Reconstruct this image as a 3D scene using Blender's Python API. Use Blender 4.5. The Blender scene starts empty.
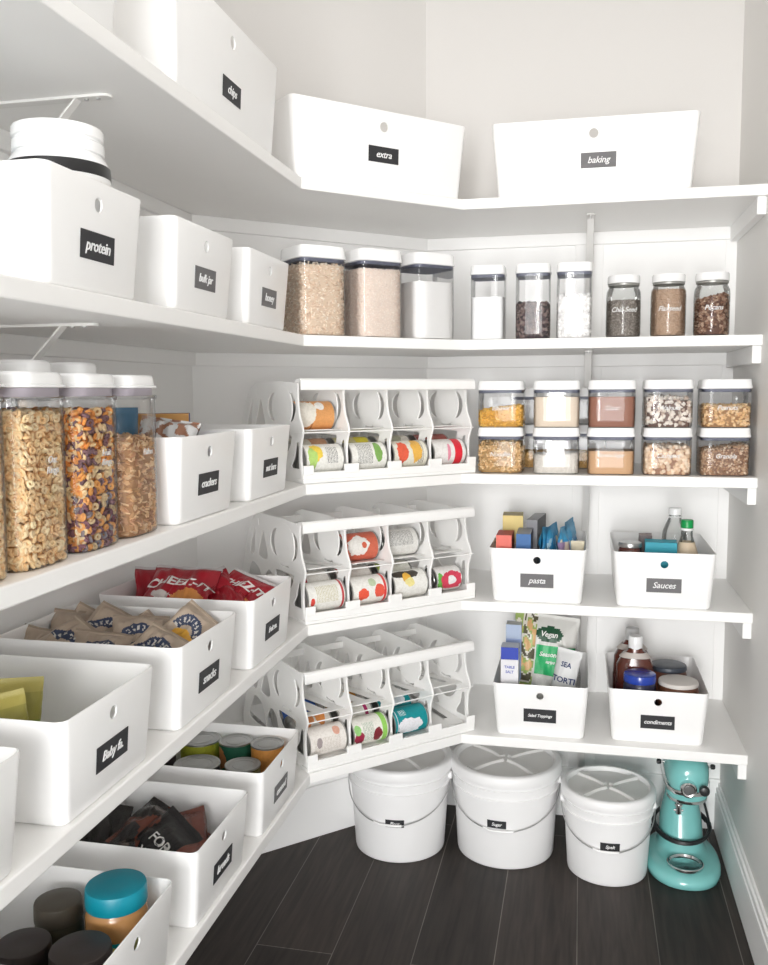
import bpy, math, random
from mathutils import Vector, Matrix, noise

random.seed(7)
SC = bpy.context.scene
COL = SC.collection
PI = math.pi

# ------------------------------------------------------------------ helpers
class MB:
    """collects geometry for ONE mesh"""
    def __init__(s): s.v = []; s.f = []; s.m = []; s.c = []
    def add(s, vs, fs, m=0, col=None):
        o = len(s.v); s.v += [tuple(p) for p in vs]
        for f in fs:
            s.f.append(tuple(i + o for i in f)); s.m.append(m); s.c.append(col)
        return s
    def box(s, x0, x1, y0, y1, z0, z1, m=0, col=None):
        return s.add([(x0,y0,z0),(x1,y0,z0),(x1,y1,z0),(x0,y1,z0),(x0,y0,z1),(x1,y0,z1),(x1,y1,z1),(x0,y1,z1)],
              [(0,3,2,1),(4,5,6,7),(0,1,5,4),(1,2,6,5),(2,3,7,6),(3,0,4,7)], m, col)
    def prism(s, pts, z0, z1, m=0):
        n = len(pts)
        return s.add([(x,y,z0) for x,y in pts]+[(x,y,z1) for x,y in pts],
              [tuple(range(n-1,-1,-1)), tuple(range(n,2*n))]+[(i,(i+1)%n,n+(i+1)%n,n+i) for i in range(n)], m)
    def loft(s, rings, cap0=True, cap1=True, m=0):
        n = len(rings[0]); vs = [p for r in rings for p in r]; fs = []
        for k in range(len(rings)-1):
            for i in range(n):
                fs.append((k*n+i, k*n+(i+1)%n, (k+1)*n+(i+1)%n, (k+1)*n+i))
        if cap0: fs.append(tuple(range(n-1,-1,-1)))
        if cap1: fs.append(tuple((len(rings)-1)*n+i for i in range(n)))
        return s.add(vs, fs, m)
    def lathe(s, prof, seg=40, o=(0,0,0), axis='z', m=0, cap=True):
        rings = []
        for r, z in prof:
            ring = []
            for i in range(seg):
                a = 2*PI*i/seg; x, y = r*math.cos(a), r*math.sin(a)
                p = (x,y,z) if axis=='z' else ((z,x,y) if axis=='x' else (y,z,x))
                ring.append((p[0]+o[0], p[1]+o[1], p[2]+o[2]))
            rings.append(ring)
        return s.loft(rings, cap, cap, m)
    def tube(s, path, r, seg=8, closed=False, m=0):
        P = [Vector(p) for p in path]; n = len(P); rings = []
        up = Vector((0,0,1)); prev = None
        for i in range(n):
            a = P[(i-1)%n] if (closed or i>0) else P[i]; b = P[(i+1)%n] if (closed or i<n-1) else P[i]
            t = (b-a).normalized()
            if prev is None:
                q = t.cross(up)
                if q.length < 1e-3: q = t.cross(Vector((1,0,0)))
                q.normalize()
            else:
                q = (prev - t*prev.dot(t)).normalized()
            prev = q; w = t.cross(q); rr = r[i] if isinstance(r,(list,tuple)) else r
            rings.append([tuple(P[i] + q*rr*math.cos(2*PI*k/seg) + w*rr*math.sin(2*PI*k/seg)) for k in range(seg)])
        if closed: rings.append(rings[0]); return s.loft(rings, False, False, m)
        return s.loft(rings, True, True, m)
    def build(s, name, mat, parent=None, smooth=40, bev=0, seg=2, loc=None, rot=None):
        me = bpy.data.meshes.new(name); me.from_pydata(s.v, [], s.f)
        mats = mat if isinstance(mat, (list,tuple)) else [mat]
        for x in mats: me.materials.append(x)
        if any(s.m): me.polygons.foreach_set('material_index', s.m)
        if any(c is not None for c in s.c):
            at = me.color_attributes.new('Col', 'FLOAT_COLOR', 'CORNER'); buf = []
            for p in me.polygons:
                c = s.c[p.index] or (1,1,1)
                buf += list((*c,1))*len(p.vertices)
            at.data.foreach_set('color', buf)
        fix_normals(me)
        me.validate()
        if smooth:
            me.shade_smooth(); me.set_sharp_from_angle(angle=math.radians(smooth))
        return link(name, me, parent, bev, seg, loc, rot)

def fix_normals(me):
    import bmesh
    b = bmesh.new(); b.from_mesh(me); bmesh.ops.recalc_face_normals(b, faces=b.faces); b.to_mesh(me); b.free()

def link(name, me, parent=None, bev=0, seg=2, loc=None, rot=None):
    o = bpy.data.objects.new(name, me); COL.objects.link(o)
    if parent: o.parent = parent
    if loc: o.location = loc
    if rot: o.rotation_euler = rot
    if bev:
        b = o.modifiers.new('bevel','BEVEL'); b.width = bev; b.segments = seg; b.limit_method = 'ANGLE'
    return o

def tag(o, label, cat, group=None, kind=None):
    o['label'] = label; o['category'] = cat
    if group: o['group'] = group
    if kind: o['kind'] = kind
    return o
def thing(name, label, cat, loc=(0,0,0), rz=0, group=None, rot=None):
    o = bpy.data.objects.new(name, None); COL.objects.link(o)
    o.empty_display_size = .05
    o.location = loc; o.rotation_euler = rot if rot else (0,0,rz)
    return tag(o, label, cat, group)
def struct(o): o['kind'] = 'structure'; return o
def dup(o, parent=None):
    c = o.copy(); COL.objects.link(c)
    if parent: c.parent = parent
    for ch in list(o.children): dup(ch, c)
    return c
def place(root, label, loc, rz=0, group=None, used=set()):
    """first call moves the prototype itself, later calls copy it"""
    if root.name in used: r = dup(root)
    else: r = root; used.add(root.name)
    r.location = loc; r.rotation_euler = (0,0,rz); r['label'] = label
    if group: r['group'] = group
    return r

def rrect(hx, hy, r, z, cx=0, cy=0, n=5):
    pts = []
    for qx, qy, a0 in ((1,1,0),(-1,1,PI/2),(-1,-1,PI),(1,-1,3*PI/2)):
        for i in range(n+1):
            a = a0 + PI/2*i/n
            pts.append((cx+qx*(hx-r)+r*math.cos(a), cy+qy*(hy-r)+r*math.sin(a), z))
    return pts
def sell(hx, hy, e, z, cx=0, cy=0, n=48):
    pts = []
    for i in range(n):
        a = 2*PI*(i+.5)/n; c, s_ = math.cos(a), math.sin(a)
        r = (abs(c)**e + abs(s_)**e)**(-1/e)
        pts.append((cx+hx*r*c, cy+hy*r*s_, z))
    return pts

# ------------------------------------------------------------------ materials
def nodes(name):
    m = bpy.data.materials.new(name); m.use_nodes = True
    nt = m.node_tree; b = nt.nodes['Principled BSDF']
    return m, nt, b
def rgb(c): return (c[0], c[1], c[2], 1)
def M(name, col, rough=.5, metal=0, var=.03, scale=30, bump=0, spec=.5, coat=0, stretch=None, col2=None):
    """procedural principled material with a little noise variation"""
    m, nt, b = nodes(name); N = nt.nodes; L = nt.links
    tc = N.new('ShaderNodeTexCoord'); no = N.new('ShaderNodeTexNoise'); no.inputs['Scale'].default_value = scale
    no.inputs['Detail'].default_value = 4
    if stretch:
        mp = N.new('ShaderNodeMapping'); mp.inputs['Scale'].default_value = stretch
        L.new(tc.outputs['Object'], mp.inputs['Vector']); L.new(mp.outputs[0], no.inputs['Vector'])
    else: L.new(tc.outputs['Object'], no.inputs['Vector'])
    mx = N.new('ShaderNodeMix'); mx.data_type = 'RGBA'
    c2 = col2 or tuple(max(0, x*(1-var)) for x in col)
    mx.inputs[6].default_value = rgb(col); mx.inputs[7].default_value = rgb(c2)
    if col2:
        rp = N.new('ShaderNodeValToRGB'); rp.color_ramp.elements[0].position = .42; rp.color_ramp.elements[1].position = .58
        L.new(no.outputs['Fac'], rp.inputs[0]); L.new(rp.outputs[0], mx.inputs[0])
    else: L.new(no.outputs['Fac'], mx.inputs[0])
    L.new(mx.outputs[2], b.inputs['Base Color'])
    b.inputs['Roughness'].default_value = rough; b.inputs['Metallic'].default_value = metal
    b.inputs['Specular IOR Level'].default_value = spec; b.inputs['Coat Weight'].default_value = coat
    if bump:
        bp = N.new('ShaderNodeBump'); bp.inputs['Strength'].default_value = bump; bp.inputs['Distance'].default_value = .002
        L.new(no.outputs['Fac'], bp.inputs['Height']); L.new(bp.outputs[0], b.inputs['Normal'])
    return m
def Mcol(name, rough=.6, spec=.4, bump=0):
    """per-piece colour attribute"""
    m, nt, b = nodes(name); a = nt.nodes.new('ShaderNodeAttribute'); a.attribute_name = 'Col'
    nt.links.new(a.outputs['Color'], b.inputs['Base Color'])
    b.inputs['Roughness'].default_value = rough; b.inputs['Specular IOR Level'].default_value = spec
    if bump:
        no = nt.nodes.new('ShaderNodeTexNoise'); no.inputs['Scale'].default_value = 60
        bp = nt.nodes.new('ShaderNodeBump'); bp.inputs['Strength'].default_value = bump; bp.inputs['Distance'].default_value = .004
        nt.links.new(no.outputs['Fac'], bp.inputs['Height']); nt.links.new(bp.outputs[0], b.inputs['Normal'])
    return m
def clear(name, tint=(.97,.975,.98), ior=1.45, rough=.03, k=1.0):
    """thin clear plastic or glass wall: straight-through plus fresnel gloss"""
    m = bpy.data.materials.new(name); m.use_nodes = True; nt = m.node_tree; N = nt.nodes; L = nt.links
    N.remove(N['Principled BSDF']); out = N['Material Output']
    t = N.new('ShaderNodeBsdfTransparent'); t.inputs[0].default_value = rgb(tint)
    g = N.new('ShaderNodeBsdfGlossy'); g.inputs['Roughness'].default_value = rough
    fr = N.new('ShaderNodeFresnel'); fr.inputs['IOR'].default_value = ior
    mt = N.new('ShaderNodeMath'); mt.operation = 'MULTIPLY'; mt.inputs[1].default_value = k; mt.use_clamp = True
    no = N.new('ShaderNodeTexNoise'); no.inputs['Scale'].default_value = 12
    bp = N.new('ShaderNodeBump'); bp.inputs['Strength'].default_value = .03; bp.inputs['Distance'].default_value = .002
    L.new(no.outputs['Fac'], bp.inputs['Height']); L.new(bp.outputs[0], g.inputs['Normal'])
    mx = N.new('ShaderNodeMixShader')
    L.new(fr.outputs[0], mt.inputs[0]); L.new(mt.outputs[0], mx.inputs[0])
    L.new(t.outputs[0], mx.inputs[1]); L.new(g.outputs[0], mx.inputs[2]); L.new(mx.outputs[0], out.inputs[0])
    return m

WALL = M('painted_wall', (.74,.72,.70), .7, var=.02, scale=3)
TRIM = M('white_trim_paint', (.94,.937,.93), .45, var=.015, scale=5)
SHELF = M('white_shelf_paint', (.925,.918,.905), .38, var=.02, scale=6)
CEIL = M('ceiling_paint', (.85,.85,.84), .8)
BINW = M('white_bin_plastic', (.93,.926,.92), .28, var=.01, spec=.45)
RACKW = M('white_rack_plastic', (.93,.925,.91), .4, var=.02)
LIDW = M('white_lid_plastic', (.9,.9,.9), .25, var=.01)
GASK = M('grey_gasket', (.13,.14,.19), .5)
GASKL = M('mauve_grey_gasket', (.42,.38,.43), .4)
CHALK = M('chalkboard_label', (.028,.028,.032), .6, var=.3, scale=60)
CHALKG = M('faded_chalkboard_label', (.17,.165,.17), .6, var=.2, scale=60)
INK = M('white_chalk_ink', (.85,.85,.85), .7)
FAINT = M('frosted_lettering', (.66,.64,.62), .7)
METALW = M('white_bracket_metal', (.84,.83,.81), .35)
CLEAR = clear('clear_plastic', (.985,.987,.99), 1.45, .03, .7)
GLASS = clear('jar_glass', (.96,.97,.965), 1.45, .02, .8)
BAGC = clear('clear_film', (.9,.9,.9), 1.5, .12, 1.3)
STEEL = M('brushed_tin', (.55,.55,.54), .32, 1, var=.2, scale=40)
CHROME = M('chrome', (.75,.75,.75), .12, 1, var=.05)
WIRE = M('bail_wire', (.62,.62,.62), .3, 1)
BUCK = M('white_bucket_plastic', (.92,.917,.917), .4, var=.015)
BUCKLID = M('translucent_white_lid', (.87,.86,.84), .35, var=.03)
TEAL = M('teal_enamel', (.22,.58,.56), .2, coat=.5, var=.03)
BLACK = M('black_plastic', (.015,.015,.016), .35)
PIECE = Mcol('food_pieces', .65)
PIECEG = Mcol('printed_packaging', .35, .5, .25)
MATTE = Mcol('printed_card', .5, .4)

# dark wood plank floor
def floor_mat():
    m, nt, b = nodes('dark_wood_planks'); N = nt.nodes; L = nt.links
    tc = N.new('ShaderNodeTexCoord'); mp = N.new('ShaderNodeMapping')
    mp.inputs['Rotation'].default_value = (0,0,PI/2); mp.inputs['Location'].default_value = (.28,-.0095,0)
    L.new(tc.outputs['Object'], mp.inputs[0])
    br = N.new('ShaderNodeTexBrick'); br.inputs['Scale'].default_value = 1
    br.inputs['Brick Width'].default_value = 1.15; br.inputs['Row Height'].default_value = .1855
    br.inputs['Mortar Size'].default_value = .0012; br.inputs['Mortar Smooth'].default_value = .2
    br.offset = .41; br.offset_frequency = 2
    br.inputs['Color1'].default_value = (.044,.035,.031,1); br.inputs['Color2'].default_value = (.029,.024,.0215,1)
    br.inputs['Mortar'].default_value = (.15,.14,.125,1)
    L.new(mp.outputs[0], br.inputs['Vector'])
    m2 = N.new('ShaderNodeMapping'); m2.inputs['Scale'].default_value = (55,3.5,1)
    L.new(tc.outputs['Object'], m2.inputs[0])
    no = N.new('ShaderNodeTexNoise'); no.inputs['Scale'].default_value = 1.2; no.inputs['Detail'].default_value = 7
    no.inputs['Distortion'].default_value = .6
    L.new(m2.outputs[0], no.inputs['Vector'])
    rp = N.new('ShaderNodeValToRGB'); rp.color_ramp.elements[0].color = (.55,.55,.55,1); rp.color_ramp.elements[1].color = (1.5,1.45,1.4,1)
    rp.color_ramp.elements[0].position = .3; rp.color_ramp.elements[1].position = .72
    L.new(no.outputs['Fac'], rp.inputs[0])
    mx = N.new('ShaderNodeMix'); mx.data_type = 'RGBA'; mx.blend_type = 'MULTIPLY'; mx.inputs[0].default_value = .8
    L.new(br.outputs['Color'], mx.inputs[6]); L.new(rp.outputs[0], mx.inputs[7]); L.new(mx.outputs[2], b.inputs['Base Color'])
    b.inputs['Roughness'].default_value = .5; b.inputs['Specular IOR Level'].default_value = .28
    bp = N.new('ShaderNodeBump'); bp.inputs['Strength'].default_value = .15; bp.inputs['Distance'].default_value = .001
    L.new(no.outputs['Fac'], bp.inputs['Height']); L.new(bp.outputs[0], b.inputs['Normal'])
    return m
FLOOR = floor_mat()

# ------------------------------------------------------------------ room
XL, XR, YB = -.992, .418, 2.7235
XF, YF = -.619, 2.3                    # shelf front edges (left run / back run)
A = (XF, 1.979); B = (-.298, YF)       # front kinks of the corner shelf
WA = (XL, 2.194); WB = (-.4628, YB)    # wall corners of the chamfer
YN = -.95; HC = 2.72
ZS = {1:(.370,.396), 2:(.731,.757), 3:(1.064,1.090), 4:(1.406,1.432), 5:(1.754,1.780)}

def wallseg(name, p, q, z0, z1, th, m):
    """solid wall whose room-side face runs p->q (room on the right hand)"""
    d = (Vector(q)-Vector(p)).normalized(); n = Vector((-d.y, d.x))*th
    P = [p, q, (q[0]+n.x, q[1]+n.y), (p[0]+n.x, p[1]+n.y)]
    return struct(MB().prism(P, z0, z1).build(name, m, smooth=0))
wallseg('wall_left', (XL,YN), WA, 0, HC, .1, WALL)
wallseg('wall_corner', WA, WB, 0, HC, .1, WALL)
wallseg('wall_back', WB, (XR,YB), 0, HC, .1, WALL)
wallseg('wall_right', (XR,YB), (XR,YN), 0, HC, .1, M('pale_grey_wall',(.83,.82,.80),.55,var=.02,scale=3))
struct(MB().prism([(XL-.1,0),(-.52,0),(-.52,2.06),(XR+.1,2.06),(XR+.1,HC),(XL-.1,HC)],0,.1).build('light_blocking_wall', WALL, smooth=0, loc=(0,YN,0), rot=(PI/2,0,0)))  # unseen door wall, added to keep daylight off the upper wall and near-left bins
struct(MB().box(XL-.1,XR+.1,YN,YB+.1,-.06,0).build('floor', FLOOR, smooth=0))
struct(MB().box(XL-.1,XR+.1,YN,YB+.1,HC,HC+.05).build('ceiling', CEIL, smooth=0))

def off(t):
    """polyline of the left / corner / back wall faces moved into the room by t"""
    k = math.tan(PI/8)
    return [(XL+t,YN), (WA[0]+t, WA[1]-t*k), (WB[0]+t*k, YB-t), (XR,YB-t)]
def runner(name, z0, z1, t, m, y0=YN, bev=.002):
    o = off(t); i = off(0)
    o[0] = (o[0][0], y0); i[0] = (i[0][0], y0)
    return struct(MB().prism([i[0],o[0],o[1],o[2],o[3],i[3],i[2],i[1]], z0, z1).build(name, m, smooth=0, bev=bev))
# wall panelling: rails under each shelf and a stile on the back wall
for n in range(1,6):
    zb = ZS[n][0]
    runner('trim_%d' % n, zb-.035, zb, .016, TRIM)
struct(MB().box(-.023,.055,YB-.010,YB,.0,1.72).build('trim_6', TRIM, smooth=0, bev=.0015))
struct(MB().box(XR-.03,XR,YB-.006,YB,.0,1.72).build('trim_7', TRIM, smooth=0, bev=.0015))
runner('trim_8', 0, 1.72, .004, TRIM, bev=0)
# baseboards
runner('baseboard_back', 0, .155, .014, TRIM)
bbr = MB().box(XR-.014,XR,YN,YB,0,.115)
bbr.box(XR-.011,XR,YN,YB,.115,.132); bbr.box(XR-.006,XR,YN,YB,.132,.146)
struct(bbr.build('baseboard_right', TRIM, smooth=0, bev=.002))

# shelves: one continuous L-shaped board with the cut corner per level
levels = {5:'top', 4:'second', 3:'middle', 2:'fourth', 1:'lowest'}
for n,(zb,zt) in ZS.items():
    P = [(XL,YN+.25),(XF,YN+.25),A,B,(XR,YF),(XR,YB),WB,WA]
    s = MB().prism(P, zb, zt).build('wall_shelf', SHELF, smooth=0, bev=.0025)
    tag(s, {5:'white corner shelf board at the top, under the largest bins',
            4:'white corner shelf board holding tall oat and sugar containers',
            3:'white corner shelf board holding cereal dispensers and stacked square containers',
            2:'white corner shelf board holding the pasta and sauces bins',
            1:'lowest white corner shelf board, just above the buckets'}[n], 'shelf', 'white wall shelves')
    c = MB().box(XR-.021, XR, YF+.012, YB-.017, zb-.042, zb).build('shelf_cleat', TRIM, smooth=0, bev=.002)
    tag(c, 'short white cleat on the right wall under the %s shelf' % levels[n], 'cleat', 'right wall shelf cleats')

def bracket(label, x, y, z, rz, L=.27):
    t = thing('shelf_bracket', label, 'bracket', (x,y,z), rz, 'white shelf brackets')
    m = MB(); pts = rrect(.011,.011,.0105,-.004)
    # arm along local -Y under the shelf, with rounded end
    ring = [(-.011,0),(-.011,-L+.011)]+[(.011*math.cos(a), -L+.011+.011*math.sin(a)) for a in [PI+PI*i/10 for i in range(11)]]+[(.011,0)]
    m.prism(ring, -.0045, -.0003); m.build('arm', METALW, t, 0, bev=.0008)
    s = MB(); a = Vector((0,-L+.055,-.004)); b = Vector((0,-.003,-.215)); d = (b-a).normalized(); q = Vector((0,-d.z,d.y))
    w = .0085; th = .003
    s.add([a+Vector((-w,0,0)),a+Vector((w,0,0)),b+Vector((w,0,0)),b+Vector((-w,0,0)),
           a+Vector((-w,0,0))+q*th,a+Vector((w,0,0))+q*th,b+Vector((w,0,0))+q*th,b+Vector((-w,0,0))+q*th],
          [(0,1,2,3),(4,5,6,7),(0,1,5,4),(1,2,6,5),(2,3,7,6),(3,0,4,7)])
    s.build('strut', METALW, t, 0, bev=.0008)
    p = MB().box(-.011,.011,-.004,0,-.23,-.004); p.build('wall_plate', METALW, t, 0, bev=.0008)
    k = MB()
    for yy in (-L+.022, -L+.042): k.lathe([(.0035,-.0062),(.0035,-.0045)], 12, (0,yy,0))
    k.build('screw', WIRE, t)
    return t
for n in (5,4,3,2,1):
    bracket('white metal bracket on the back wall under the %s shelf' % levels[n], .016, YB-.0165, ZS[n][0], 0, .29)
for n,y in ((5,1.30),(4,1.235),(3,.98)):
    bracket('white metal bracket on the left wall under the %s shelf' % levels[n], XL+.0165, y, ZS[n][0], PI/2)

# ------------------------------------------------------------------ text
_tc = {}
def text_mesh(s, size, shear=.25, bold=.0, ext=.0004):
    k = (s,size,shear,bold,ext)
    if k not in _tc:
        c = bpy.data.curves.new('t','FONT'); c.body = s; c.size = size; c.shear = shear; c.offset = bold
        c.extrude = ext; c.align_x = 'CENTER'; c.align_y = 'CENTER'; c.resolution_u = 2; c.space_character = .95
        o = bpy.data.objects.new('t', c); COL.objects.link(o)
        dg = bpy.context.evaluated_depsgraph_get(); dg.update()
        me = bpy.data.meshes.new_from_object(o.evaluated_get(dg)); bpy.data.objects.remove(o)
        me.materials.clear(); _tc[k] = me
    return _tc[k].copy()
def lettering(s, size, mat, parent, loc=(0,0,0), rot=(PI/2,0,0), shear=.25, bold=.0, name='lettering', conform=None):
    me = text_mesh(s, size, shear, bold); me.materials.append(mat)
    if conform:
        for v in me.vertices: v.co = conform(v.co.x, v.co.y, v.co.z)
        return link(name, me, parent)
    return link(name, me, parent, loc=loc, rot=rot)
def label_card(parent, w, h, txt, loc, rot, mat=None, size=None, slope=0):
    """small dark sticker (local x = width, z = height, faces -Y) with hand lettering on it"""
    m = MB().box(-w/2,w/2,-.0008,0,-h/2,h/2)
    c = m.build('label', mat or CHALK, parent, 0, loc=loc, rot=rot)
    c['label'] = 'dark label with white handwriting'
    n = max(4,len(txt)); sz = size or min(h*.60, w*.86/(n*.47))
    lettering(txt, sz, INK, c, (0,-.0012,0), (PI/2,0,0), .28, .0002)
    return c

# ------------------------------------------------------------------ bins
def bin_mesh(name, wb, wt, db, dt, h, hole_z, hole_r, rc=.015, th=.003):
    R = []
    def ring(z, ins, r):
        k = z/h; return rrect(wb/2+(wt-wb)/2*k-ins, db/2+(dt-db)/2*k-ins, max(r-ins,.004), z)
    rings = [ring(0,.006,rc), ring(.002,.002,rc), ring(.006,0,rc), ring(h*.5,0,rc), ring(h-.002,0,rc), ring(h,.0008,rc),
             ring(h,.0022,rc), ring(h-.002,th,rc), ring(h*.5,th,rc), ring(.006,th,rc), ring(.003,.01,rc)]
    m = MB().loft(rings, True, True); o = m.build('tmp', BINW)
    # round finger hole through the front wall
    c = MB().lathe([(hole_r,-db/2-.06),(hole_r,-db/2+.05)], 32, (0,0,hole_z), 'y').build('tmpc', BINW)
    bo = o.modifiers.new('b','BOOLEAN'); bo.operation = 'DIFFERENCE'; bo.object = c; bo.solver = 'EXACT'
    dg = bpy.context.evaluated_depsgraph_get(); dg.update()
    me = bpy.data.meshes.new_from_object(o.evaluated_get(dg)); me.name = name
    bpy.data.objects.remove(o); bpy.data.objects.remove(c)
    me.shade_smooth(); me.set_sharp_from_angle(angle=math.radians(35))
    return me
SB = dict(wb=.226, wt=.248, db=.312, dt=.334, h=.142)
BB = dict(wb=.462, wt=.494, db=.325, dt=.345, h=.179)
small_bin = bin_mesh('bin_body', hole_z=.1125, hole_r=.0095, **SB)
big_bin = bin_mesh('bin_body', hole_z=.142, hole_r=.0115, rc=.015, **BB)
def make_bin(label, txt, x, y, z, rz, big=False, mat=None, group='white storage bins', lw=None, lz=None, lh=None, dx=0):
    """x,y = middle of the front face at the base; rz turns the front from -Y"""
    S = BB if big else SB
    t = thing('storage_bin', label, 'bin', (x,y,z), rz, group)
    off_ = S['db']/2
    link('bin_body', big_bin if big else small_bin, t, loc=(0,off_,0))
    if txt:
        zz = lz or (.079 if big else .059); fl = (S['dt']-S['db'])/2; a = math.atan(fl/S['h'])
        y0 = -fl*zz/S['h'] - .0004
        label_card(t, lw or .084, lh or .036, txt, (dx,y0,zz), (a,0,0), mat)
    return t
RX = XF-.006         # base front of the bins on the left run
L5 = dict(rz=PI/2)
make_bin('large white bin cut off by the top left of the picture', None, RX, .94, ZS[5][1], PI/2, True)
make_bin('large white bin labelled chips on the top shelf', 'chips', RX, 1.580, ZS[5][1], PI/2, True, lz=.058)
make_bin('large white bin labelled extra across the shelf corner', 'extra', -.470, 2.150, ZS[5][1], PI/4, True, dx=-.0)
make_bin('large white bin labelled baking at the right of the top shelf', 'baking', .019, 2.318, ZS[5][1], 0, True, CHALKG, dx=.012)
make_bin('white bin labelled protein with a tub standing in it', 'protein', RX, 1.092, ZS[4][1], PI/2)
make_bin('middle one of three white bins on the second shelf', 'bulk jar', RX, 1.438, ZS[4][1], PI/2, mat=CHALKG)
make_bin('white bin beside the tall container of rolled oats', 'honey', RX, 1.755, ZS[4][1], PI/2, mat=CHALKG)
make_bin('white bin labelled crackers beside the cereal dispensers', 'crackers', RX, 1.43, ZS[3][1], PI/2)
make_bin('white bin beside the topmost can rack', 'nut bars', RX, 1.745, ZS[3][1], PI/2)
make_bin('sliver of white bin at the left edge, nearest the camera', None, RX, .757, ZS[2][1], PI/2)
make_bin('white bin holding yellow and green pouches', 'Baby fa.', RX, 1.082, ZS[2][1], PI/2)
make_bin('white bin labelled snacks full of kraft snack bags', 'snacks', RX, 1.411, ZS[2][1], PI/2)
make_bin('white bin full of red snack bags', 'fruit sn.', RX, 1.738, ZS[2][1], PI/2)
make_bin('white bin with peanut butter and dark lidded jars', None, RX, 1.124, ZS[1][1], PI/2)
make_bin('white bin holding dark plastic bags of food', 'breads', RX, 1.450, ZS[1][1], PI/2)
make_bin('white bin of short tin cans on the lowest shelf', 'canned', RX, 1.772, ZS[1][1], PI/2, mat=CHALKG)
make_bin('white bin labelled pasta with boxes and blue pouches', 'pasta', -.105, 2.312, ZS[2][1], 0, mat=CHALKG)
make_bin('white bin labelled sauces with bottles and a brown jar', 'Sauces', .208, 2.312, ZS[2][1], 0, mat=CHALKG)
make_bin('white bin labelled salad toppings', 'Salad Toppings', -.094, 2.322, ZS[1][1], 0)
make_bin('white bin labelled condiments with dark sauce bottles', 'condiments', .203, 2.334, ZS[1][1], 0)

# ------------------------------------------------------------------ food pieces
def vnoise(c, a): 
    k = 1+random.uniform(-a,a); return tuple(max(0,min(1,x*k)) for x in c)
def piece(mb, kind, p, s, col, nrm=None):
    R = Matrix.Rotation(random.uniform(0,2*PI),3,'Z') @ Matrix.Rotation(random.uniform(0,PI),3,'X') @ Matrix.Rotation(random.uniform(0,2*PI),3,'Z')
    if nrm and kind == 'ring' and random.random() < .8:
        q = Vector(nrm).to_track_quat('Z','Y').to_matrix(); R = q @ Matrix.Rotation(random.uniform(-.6,.6),3,'X') @ Matrix.Rotation(random.uniform(-.6,.6),3,'Y')
    if kind == 'chunk':
        vs = [(1,0,0),(-1,0,0),(0,1,0),(0,-1,0),(0,0,.8),(0,0,-.8),(.6,.6,.5),(-.6,-.6,-.5)]
        vs = [Vector(v)*s*random.uniform(.4,.62) for v in vs[:6]]
        fs = [(0,2,4),(2,1,4),(1,3,4),(3,0,4),(2,0,5),(1,2,5),(3,1,5),(0,3,5)]
    elif kind == 'ball':
        vs = []; fs = []
        for j,(z,r) in enumerate(((-.45,.2),(-.2,.47),(.2,.47),(.45,.2))):
            for i in range(7): a = 2*PI*i/7; vs.append(Vector((r*math.cos(a),r*math.sin(a),z))*s)
        for j in range(3):
            for i in range(7): fs.append((j*7+i,j*7+(i+1)%7,j*7+7+(i+1)%7,j*7+7+i))
        fs += [tuple(range(6,-1,-1)), tuple(range(21,28))]
    elif kind == 'flake':
        n = 6; vs = []
        for z in (-.07,.07):
            for i in range(n):
                a = 2*PI*i/n; vs.append(Vector((.5*math.cos(a),.38*math.sin(a),z))*s*random.uniform(.8,1.1))
        fs = [tuple(range(n-1,-1,-1)), tuple(range(n,2*n))]+[(i,(i+1)%n,n+(i+1)%n,n+i) for i in range(n)]
    elif kind == 'ring':
        vs = []; fs = []; A_,B_ = 10,6
        for i in range(A_):
            a = 2*PI*i/A_
            for j in range(B_):
                b = 2*PI*j/B_; r = .31+.185*math.cos(b); vs.append(Vector((r*math.cos(a), r*math.sin(a), .185*math.sin(b)))*s)
        for i in range(A_):
            for j in range(B_): fs.append((i*B_+j,((i+1)%A_)*B_+j,((i+1)%A_)*B_+(j+1)%B_,i*B_+(j+1)%B_))
    elif kind == 'rod':
        vs = []; fs = []; n = 5
        for k,(x,z) in enumerate(((-.6,-.12),(0,.1),(.6,-.12))):
            for i in range(n): a = 2*PI*i/n; vs.append(Vector((x,.2*math.cos(a),z+.2*math.sin(a)))*s)
        for k in range(2):
            for i in range(n): fs.append((k*n+i,k*n+(i+1)%n,k*n+n+(i+1)%n,k*n+n+i))
        fs += [tuple(range(n-1,-1,-1)), tuple(range(2*n,3*n))]
    mb.add([R@v+Vector(p) for v in vs], fs, 0, col)
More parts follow.
